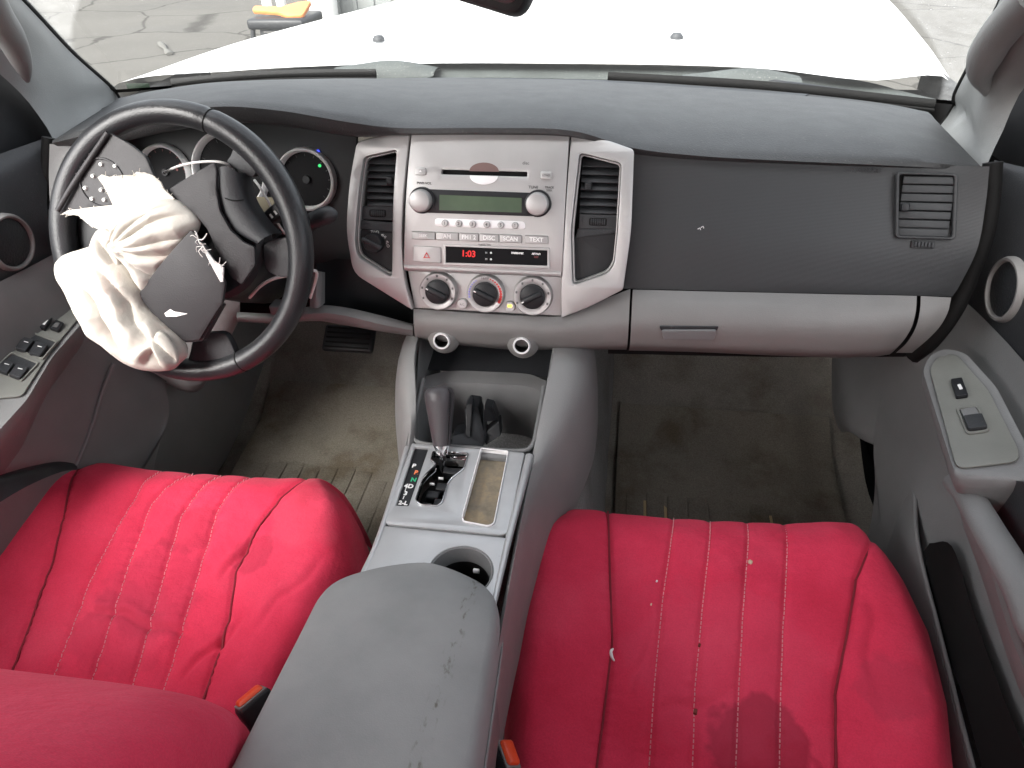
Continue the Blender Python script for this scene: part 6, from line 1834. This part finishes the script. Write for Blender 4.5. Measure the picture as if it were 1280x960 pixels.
# speaker
q = (0.0119, -0.0060)
spk = lathe('speaker', [(0.001, 0.007), (0.030, 0.006), (0.040, 0.002), (0.040, -0.006), (0.001, -0.006)], 'DR', q, 'spkmesh', dp, 40)
lathe('speaker_ring', [(0.0385, 0.003), (0.0405, 0.008), (0.0435, 0.008), (0.0465, 0.003), (0.047, -0.006), (0.0385, -0.006)], 'DR', q, 'grey', spk, 48)
# pod and switch panel
podr = [(-0.0294, 0.0745), (-0.0110, 0.1094), (0.0126, 0.1248), (0.0366, 0.1076), (0.0468, 0.0164), (0.0373, -0.1115), (0.0244, -0.1629), (-0.0547, -0.1436)]
def pod(fr, outl, par, sgn):
    ol = rounded(outl, 0.014, 5)
    mt = F[fr]
    cx = sum(p[0] for p in ol) / len(ol)
    cy = sum(p[1] for p in ol) / len(ol)
    rows = []
    for sc, dz, push in ((0.90, -0.002, 0), (0.97, -0.001, 0), (1.0, -0.006, 0), (1.0, -0.02, 0), (0.97, -0.05, 0.008), (0.92, -0.09, 0.022), (0.86, -0.14, 0.035)):
        rows.append([mt @ Vector((cx + (p[0] - cx) * sc + sgn * push, cy + (p[1] - cy) * sc, dz)) for p in ol])
    return grid_mesh('switch_pod', rows, 'midgrey', par, closed_u=True, caps=True)
pod('AR', podr, dp, 1)
M['swpanel'] = plastic('warm_grey_switch_panel', (0.17, 0.175, 0.16), 0.5, 600, 0.25, 0.4)
swp = plate('switch_panel', [rounded([(-0.0197, 0.0721), (-0.0016, 0.0985), (0.0230, 0.1006), (0.0331, 0.0066), (0.0245, -0.1139), (0.0165, -0.1314), (-0.0493, -0.1344)], 0.012)], 0.003, 'AR', 'swpanel', dp, c=-0.001, bev=0.001)
lk = door_switch('AR', [(-0.0042, 0.0353), (0.0098, 0.0359), (0.0049, -0.0035), (-0.0096, -0.0041)], 0.006, 0.002, 'black', swp, 'lock_switch')
plate('lock_symbol', [rounded([(-0.0012, 0.0196), (0.0030, 0.0205), (0.0025, 0.0096), (-0.0017, 0.0087)], 0.001)], 0.0006, 'AR', 'white', lk, c=0.008, bev=0)
ws_r = plate('switch_recess', [rounded([(-0.0162, -0.0221), (0.0107, -0.0205), (0.0059, -0.0758), (-0.0206, -0.0774)], 0.006), rounded([(-0.0136, -0.0260), (0.0074, -0.0250), (0.0035, -0.0722), (-0.0175, -0.0732)], 0.004)], 0.004, 'AR', M['swpanel'], swp, c=0.001, bev=0.001)
plate('recess_floor', [rounded([(-0.0140, -0.0242), (0.0088, -0.0236), (0.0039, -0.0738), (-0.0188, -0.0746)], 0.004)], 0.0006, 'AR', 'dark', swp, c=0.002, bev=0)
plate('window_switch', [rounded([(-0.0153, -0.0460), (0.0071, -0.0453), (0.0044, -0.0724), (-0.0175, -0.0732)], 0.003)], 0.008, 'AR', 'dark', swp, c=0.0022, bev=0.002)
plate('switch_cap', [rounded([(-0.0124, -0.0280), (0.0060, -0.0265), (0.0055, -0.0450), (-0.0135, -0.0464)], 0.002)], 0.003, 'AR', 'midgrey', swp, c=0.0022, bev=0.001)
# pull handle and arm pad
tube('pull_handle', [(0.645, 0.7515, 1.0372), (0.645, 0.714, 1.0455), (0.645, 0.6551, 1.0488), (0.648, 0.603, 1.0487), (0.652, 0.5633, 1.0445), (0.655, 0.5051, 1.0273)], lambda t: (0.017 + 0.006 * t) * math.sqrt(max(0.02, 1 - max(0.0, (t - 0.85) / 0.15) ** 2)), 'midgrey', dp, n=40, seg=16, flat=0.8)
loft('handle_recess', [[(0.672, 0.7487, 1.0512), (0.675, 0.7359, 1.0231), (0.68, 0.7341, 0.9888)], [(0.672, 0.7036, 1.0884), (0.68, 0.6873, 1.0382), (0.685, 0.6774, 0.9924)], [(0.672, 0.6573, 1.1273), (0.68, 0.6166, 1.0616), (0.685, 0.5968, 1.0178)]], 'dark', dp, nu=12, nv=12)
loft('handle_web', [[(0.655, 0.7726, 1.0211), (0.66, 0.7423, 0.9927), (0.668, 0.733, 0.9734)], [(0.652, 0.6556, 1.0128), (0.66, 0.6504, 0.9835), (0.67, 0.6542, 0.9577)], [(0.652, 0.5592, 0.9906), (0.66, 0.5539, 0.9623), (0.672, 0.5589, 0.9336)], [(0.652, 0.4955, 0.984), (0.662, 0.4922, 0.9534), (0.672, 0.4941, 0.9283)]], 'midgrey', dp, nu=20, nv=10)
# map pocket
loft('pocket_wall', [[(0.694, 0.98, 0.895), (0.690, 0.98, 0.85), (0.684, 0.98, 0.66)], [(0.680, 0.90, 0.882), (0.676, 0.90, 0.84), (0.678, 0.90, 0.62)], [(0.663, 0.80, 0.862), (0.658, 0.80, 0.82), (0.66, 0.80, 0.60)], [(0.660, 0.65, 0.828), (0.656, 0.65, 0.78), (0.656, 0.65, 0.58)], [(0.660, 0.50, 0.792), (0.656, 0.50, 0.75), (0.655, 0.50, 0.56)], [(0.660, 0.30, 0.76), (0.656, 0.30, 0.7), (0.655, 0.3, 0.55)]], 'midgrey', dp, nu=40, nv=12, thick=0.004)
tube('pocket_rim', [(0.694, 0.98, 0.896), (0.680, 0.90, 0.884), (0.662, 0.80, 0.864), (0.660, 0.65, 0.830), (0.660, 0.50, 0.794), (0.660, 0.30, 0.762)], 0.0035, 'midgrey', dp, n=40, seg=8)
loft('pocket_shade', [[(0.671, 0.7914, 0.8788), (0.666, 0.7882, 0.8626)], [(0.676, 0.7506, 0.9187), (0.666, 0.6773, 0.8257)], [(0.682, 0.6683, 0.8932), (0.666, 0.5957, 0.8221)], [(0.684, 0.5653, 0.876), (0.666, 0.5202, 0.807)], [(0.684, 0.4717, 0.8716), (0.666, 0.4366, 0.7911)]], 'blackgap', dp, nu=30, nv=8)  # black sheet stands in for the shade inside the pocket opening

dd = thing('driver_door', 'grey driver door with black upper panel and four window switches', 'door', (-0.72, 0.75, 0.6))
loft('upper_panel', [[(-0.748, 1.0715, 1.3508), (-0.738, 1.0514, 1.3339), (-0.732, 0.9963, 1.2607), (-0.732, 0.9652, 1.1871)], [(-0.775, 0.95, 1.350), (-0.755, 0.95, 1.325), (-0.74, 0.95, 1.25), (-0.74, 0.95, 1.184)],
                     [(-0.78, 0.80, 1.345), (-0.757, 0.80, 1.32), (-0.74, 0.80, 1.25), (-0.74, 0.80, 1.195)], [(-0.78, 0.3, 1.345), (-0.757, 0.3, 1.32), (-0.74, 0.3, 1.25), (-0.74, 0.3, 1.20)]], 'dark', dd, nu=40, nv=24)
loft('lower_panel', [[(-0.731, 0.9669, 1.1921), (-0.722, 0.9771, 1.1474), (-0.71, 1.0073, 1.0765), (-0.69, 1.0618, 0.9578), (-0.665, 1.0253, 0.8997), (-0.66, 1.0041, 0.8375), (-0.66, 0.9522, 0.8092), (-0.665, 0.8929, 0.7897)],
                     [(-0.735, 0.92, 1.194), (-0.722, 0.92, 1.15), (-0.71, 0.93, 1.10), (-0.695, 0.95, 1.03), (-0.682, 0.96, 0.95), (-0.672, 0.955, 0.87), (-0.668, 0.93, 0.80), (-0.67, 0.88, 0.72)],
                     [(-0.736, 0.80, 1.204), (-0.725, 0.80, 1.16), (-0.715, 0.80, 1.10), (-0.70, 0.82, 1.03), (-0.690, 0.83, 0.95), (-0.685, 0.83, 0.87), (-0.68, 0.80, 0.80), (-0.68, 0.78, 0.68)],
                     [(-0.736, 0.6, 1.208), (-0.725, 0.6, 1.16), (-0.715, 0.6, 1.10), (-0.705, 0.6, 1.03), (-0.70, 0.6, 0.95), (-0.695, 0.6, 0.87), (-0.69, 0.6, 0.80), (-0.69, 0.6, 0.65)],
                     [(-0.736, 0.3, 1.208), (-0.725, 0.3, 1.16), (-0.715, 0.3, 1.10), (-0.705, 0.3, 1.03), (-0.70, 0.3, 0.95), (-0.695, 0.3, 0.87), (-0.69, 0.3, 0.80), (-0.69, 0.3, 0.65)]], 'midgrey', dd, nu=50, nv=36)
tube('panel_crease', [(-0.678, 0.9383, 0.9958), (-0.684, 0.8958, 0.9649), (-0.687, 0.8376, 0.9218), (-0.688, 0.7839, 0.8925)], 0.004, 'midgrey', dd, n=20, seg=8)
q = (-0.0451, 0.0420)
spk = lathe('speaker', [(0.001, 0.007), (0.028, 0.006), (0.038, 0.002), (0.038, -0.006), (0.001, -0.006)], 'DL', q, 'spkmesh', dd, 40)
lathe('speaker_ring', [(0.0365, 0.003), (0.0385, 0.008), (0.0410, 0.008), (0.0440, 0.003), (0.0445, -0.006), (0.0365, -0.006)], 'DL', q, 'grey', spk, 48)
podl = [(-0.0287, 0.1140), (0.0102, 0.0746), (0.0254, -0.0343), (0.0540, -0.1336), (0.0656, -0.2348), (-0.0124, -0.2327), (-0.0634, -0.1258), (-0.0593, -0.0333), (-0.0622, 0.0641), (-0.0504, 0.1083)]
pod('AL', podl, dd, -1)
swl = plate('switch_panel', [rounded([(-0.0325, 0.1066), (0.0008, 0.0699), (0.0169, -0.0292), (0.0443, -0.1300), (-0.0099, -0.1646), (-0.0479, -0.1148), (-0.0471, -0.0502), (-0.0563, 0.0359), (-0.0506, 0.0916)], 0.008)], 0.003, 'AL', 'swpanel', dd, c=-0.001, bev=0.001)
lk = plate('lock_switch', [rounded([(-0.0446, 0.0521), (-0.0286, 0.0525), (-0.0192, 0.0146), (-0.0350, 0.0166)], 0.002)], 0.007, 'AL', 'black', swl, c=0.002, bev=0.0014)
plate('lock_symbol', [rounded([(-0.0384, 0.0450), (-0.0298, 0.0442), (-0.0242, 0.0220), (-0.0326, 0.0227)], 0.001)], 0.0005, 'AL', 'white', lk, c=0.009, bev=0)
lk2 = plate('lock_switch', [rounded([(-0.0202, 0.0439), (-0.0050, 0.0413), (0.0002, 0.0192), (-0.0167, 0.0207)], 0.003)], 0.006, 'AL', 'black', swl, c=0.002, bev=0.0014)
plate('lock_symbol', [rounded([(-0.0151, 0.0363), (-0.0089, 0.0369), (-0.0055, 0.0237), (-0.0139, 0.0245)], 0.001)], 0.0005, 'AL', 'printgrey', lk2, c=0.008, bev=0)
for pr_ in ([(-0.0379, 0.0055), (0.0125, -0.0013), (0.0207, -0.0498), (-0.0279, -0.0435)], [(-0.0281, -0.0503), (0.0213, -0.0582), (0.0262, -0.1042), (-0.0248, -0.0941)]):
    rc = plate('switch_recess', [rounded(pr_, 0.004), inset(rounded(pr_, 0.004), 0.003)], 0.004, 'AL', 'swpanel', swl, c=0.001, bev=0.001)
    plate('recess_floor', [inset(rounded(pr_, 0.004), 0.002)], 0.0006, 'AL', 'dark', rc, c=0.0018, bev=0)
for pl_ in ([(-0.0332, -0.0161), (-0.0148, -0.0166), (-0.0087, -0.0457), (-0.0258, -0.0447)], [(-0.0116, -0.0175), (0.0089, -0.0193), (0.0154, -0.0478), (-0.0026, -0.0473)], [(-0.0194, -0.0747), (-0.0044, -0.0764), (0.0019, -0.1007), (-0.0196, -0.0980)], [(-0.0005, -0.0768), (0.0180, -0.0768), (0.0233, -0.1035), (0.0049, -0.1015)]):
    wsw = plate('window_switch', [rounded(pl_, 0.002)], 0.007, 'AL', 'dark', swl, c=0.002, bev=0.0014)
    cx = sum(p[0] for p in pl_) / 4
    cy = sum(p[1] for p in pl_) / 4
    plate('switch_mark', [rounded(rect((cx, cy + 0.004), 0.007, 0.0014), 0.0004)], 0.0004, 'AL', 'white', wsw, c=0.009, bev=0)
# black seat side recliner cover beside the driver seat
o = loft('seat_side_cover', [[(-0.65, 0.5857, 0.9905), (-0.655, 0.6071, 1.015), (-0.665, 0.6203, 1.0166)], [(-0.64, 0.6461, 0.9791), (-0.65, 0.6652, 0.9887), (-0.665, 0.6816, 0.9832)], [(-0.635, 0.6987, 0.9592), (-0.65, 0.718, 0.9565), (-0.665, 0.7342, 0.9487)], [(-0.635, 0.7365, 0.9344), (-0.65, 0.75, 0.9274), (-0.66, 0.7569, 0.9253)]], 'black', None, nu=20, nv=10)
tag(o, 'black cover at the outer side of the driver seat beside the door', 'seat trim')

# ================================================================ windshield pillars
def pillar(name, label, cols, handle, hr_, sgn):
    t = thing(name, label, 'pillar', cols[0][-1], 'windshield pillars')
    loft('trim', cols, 'pillar', t, nu=30, nv=20)
    tube('glass_seal', [Vector(c[0]) + Vector((sgn * -0.002, 0.0, 0.0)) for c in cols], 0.0055, 'blackgap', t, n=30, seg=8)
    tube('grab_handle', handle, hr_, 'pillar', t, n=24, seg=14)
    return t
lcol = [[(-0.87, 1.46, 1.25), (-0.76, 1.28, 1.26), (-0.71, 1.13, 1.28), (-0.70, 1.06, 1.29)],
        [(-0.890, 1.475, 1.312), (-0.82, 1.30, 1.335), (-0.755, 1.13, 1.342), (-0.725, 1.06, 1.345)],
        [(-0.865, 1.425, 1.347), (-0.805, 1.27, 1.372), (-0.755, 1.12, 1.388), (-0.738, 1.068, 1.372)],
        [(-0.814, 1.290, 1.434), (-0.765, 1.18, 1.448), (-0.735, 1.08, 1.448), (-0.742, 1.045, 1.432)],
        [(-0.722, 1.100, 1.553), (-0.690, 1.03, 1.552), (-0.69, 0.96, 1.545), (-0.715, 0.94, 1.530)],
        [(-0.585, 0.800, 1.740), (-0.57, 0.76, 1.735), (-0.58, 0.70, 1.725), (-0.61, 0.68, 1.71)]]
pillar('windshield_pillar', 'grey left windshield pillar trim with grab handle beside the driver', lcol,
       [(-0.5702, 0.86, 1.6065), (-0.6004, 0.9, 1.5599), (-0.6304, 0.945, 1.5239), (-0.6681, 0.99, 1.484), (-0.7138, 1.04, 1.4481)], lambda s: 0.021 * (1 - 0.8 * s ** 2.5), 1)
rcol = [[(0.75, 1.46, 1.24), (0.66, 1.30, 1.26), (0.655, 1.13, 1.27), (0.68, 1.05, 1.28)],
        [(0.790, 1.480, 1.308), (0.745, 1.30, 1.330), (0.705, 1.13, 1.335), (0.705, 1.0977, 1.339)],
        [(0.763, 1.425, 1.346), (0.725, 1.27, 1.370), (0.70, 1.16, 1.372), (0.715, 1.1107, 1.3756)],
        [(0.720, 1.295, 1.430), (0.688, 1.20, 1.440), (0.69, 1.12, 1.435), (0.72, 1.1068, 1.4373)],
        [(0.656, 1.110, 1.545), (0.632, 1.05, 1.545), (0.64, 0.98, 1.54), (0.69, 0.96, 1.525)],
        [(0.540, 0.800, 1.740), (0.525, 0.76, 1.735), (0.54, 0.70, 1.725), (0.59, 0.68, 1.71)]]
pillar('windshield_pillar', 'grey right windshield pillar trim with moulded grab handle', rcol,
       [(0.7042, 1.16, 1.4134), (0.6652, 1.12, 1.4501), (0.6445, 1.07, 1.4939), (0.6349, 1.02, 1.5316), (0.6243, 0.95, 1.5728)], lambda s: 0.008 + 0.014 * smooth01(s * 2.2), -1)
# black inner mirror corners of the doors
for s, par in ((-1, dd), (1, dp)):
    x = s * 0.772
    bm = bmesh.new()
    for (y, z) in ((1.30 if s > 0 else 1.12, 1.30), (1.30 if s > 0 else 1.12, 1.40), (1.10 if s > 0 else 1.0, 1.56 if s > 0 else 1.52), (0.92, 1.68), (0.72, 1.76), (0.66, 1.70), (0.80, 1.52), (0.84, 1.32)):
        bm.verts.new((x, y, z))
    f = bm.faces.new(bm.verts)
    r = bmesh.ops.extrude_face_region(bm, geom=[f])
    for e in r['geom']:
        if isinstance(e, bmesh.types.BMVert):
            e.co.x += s * 0.03
    from_bm('mirror_corner', bm, 'black', par, smooth=False)
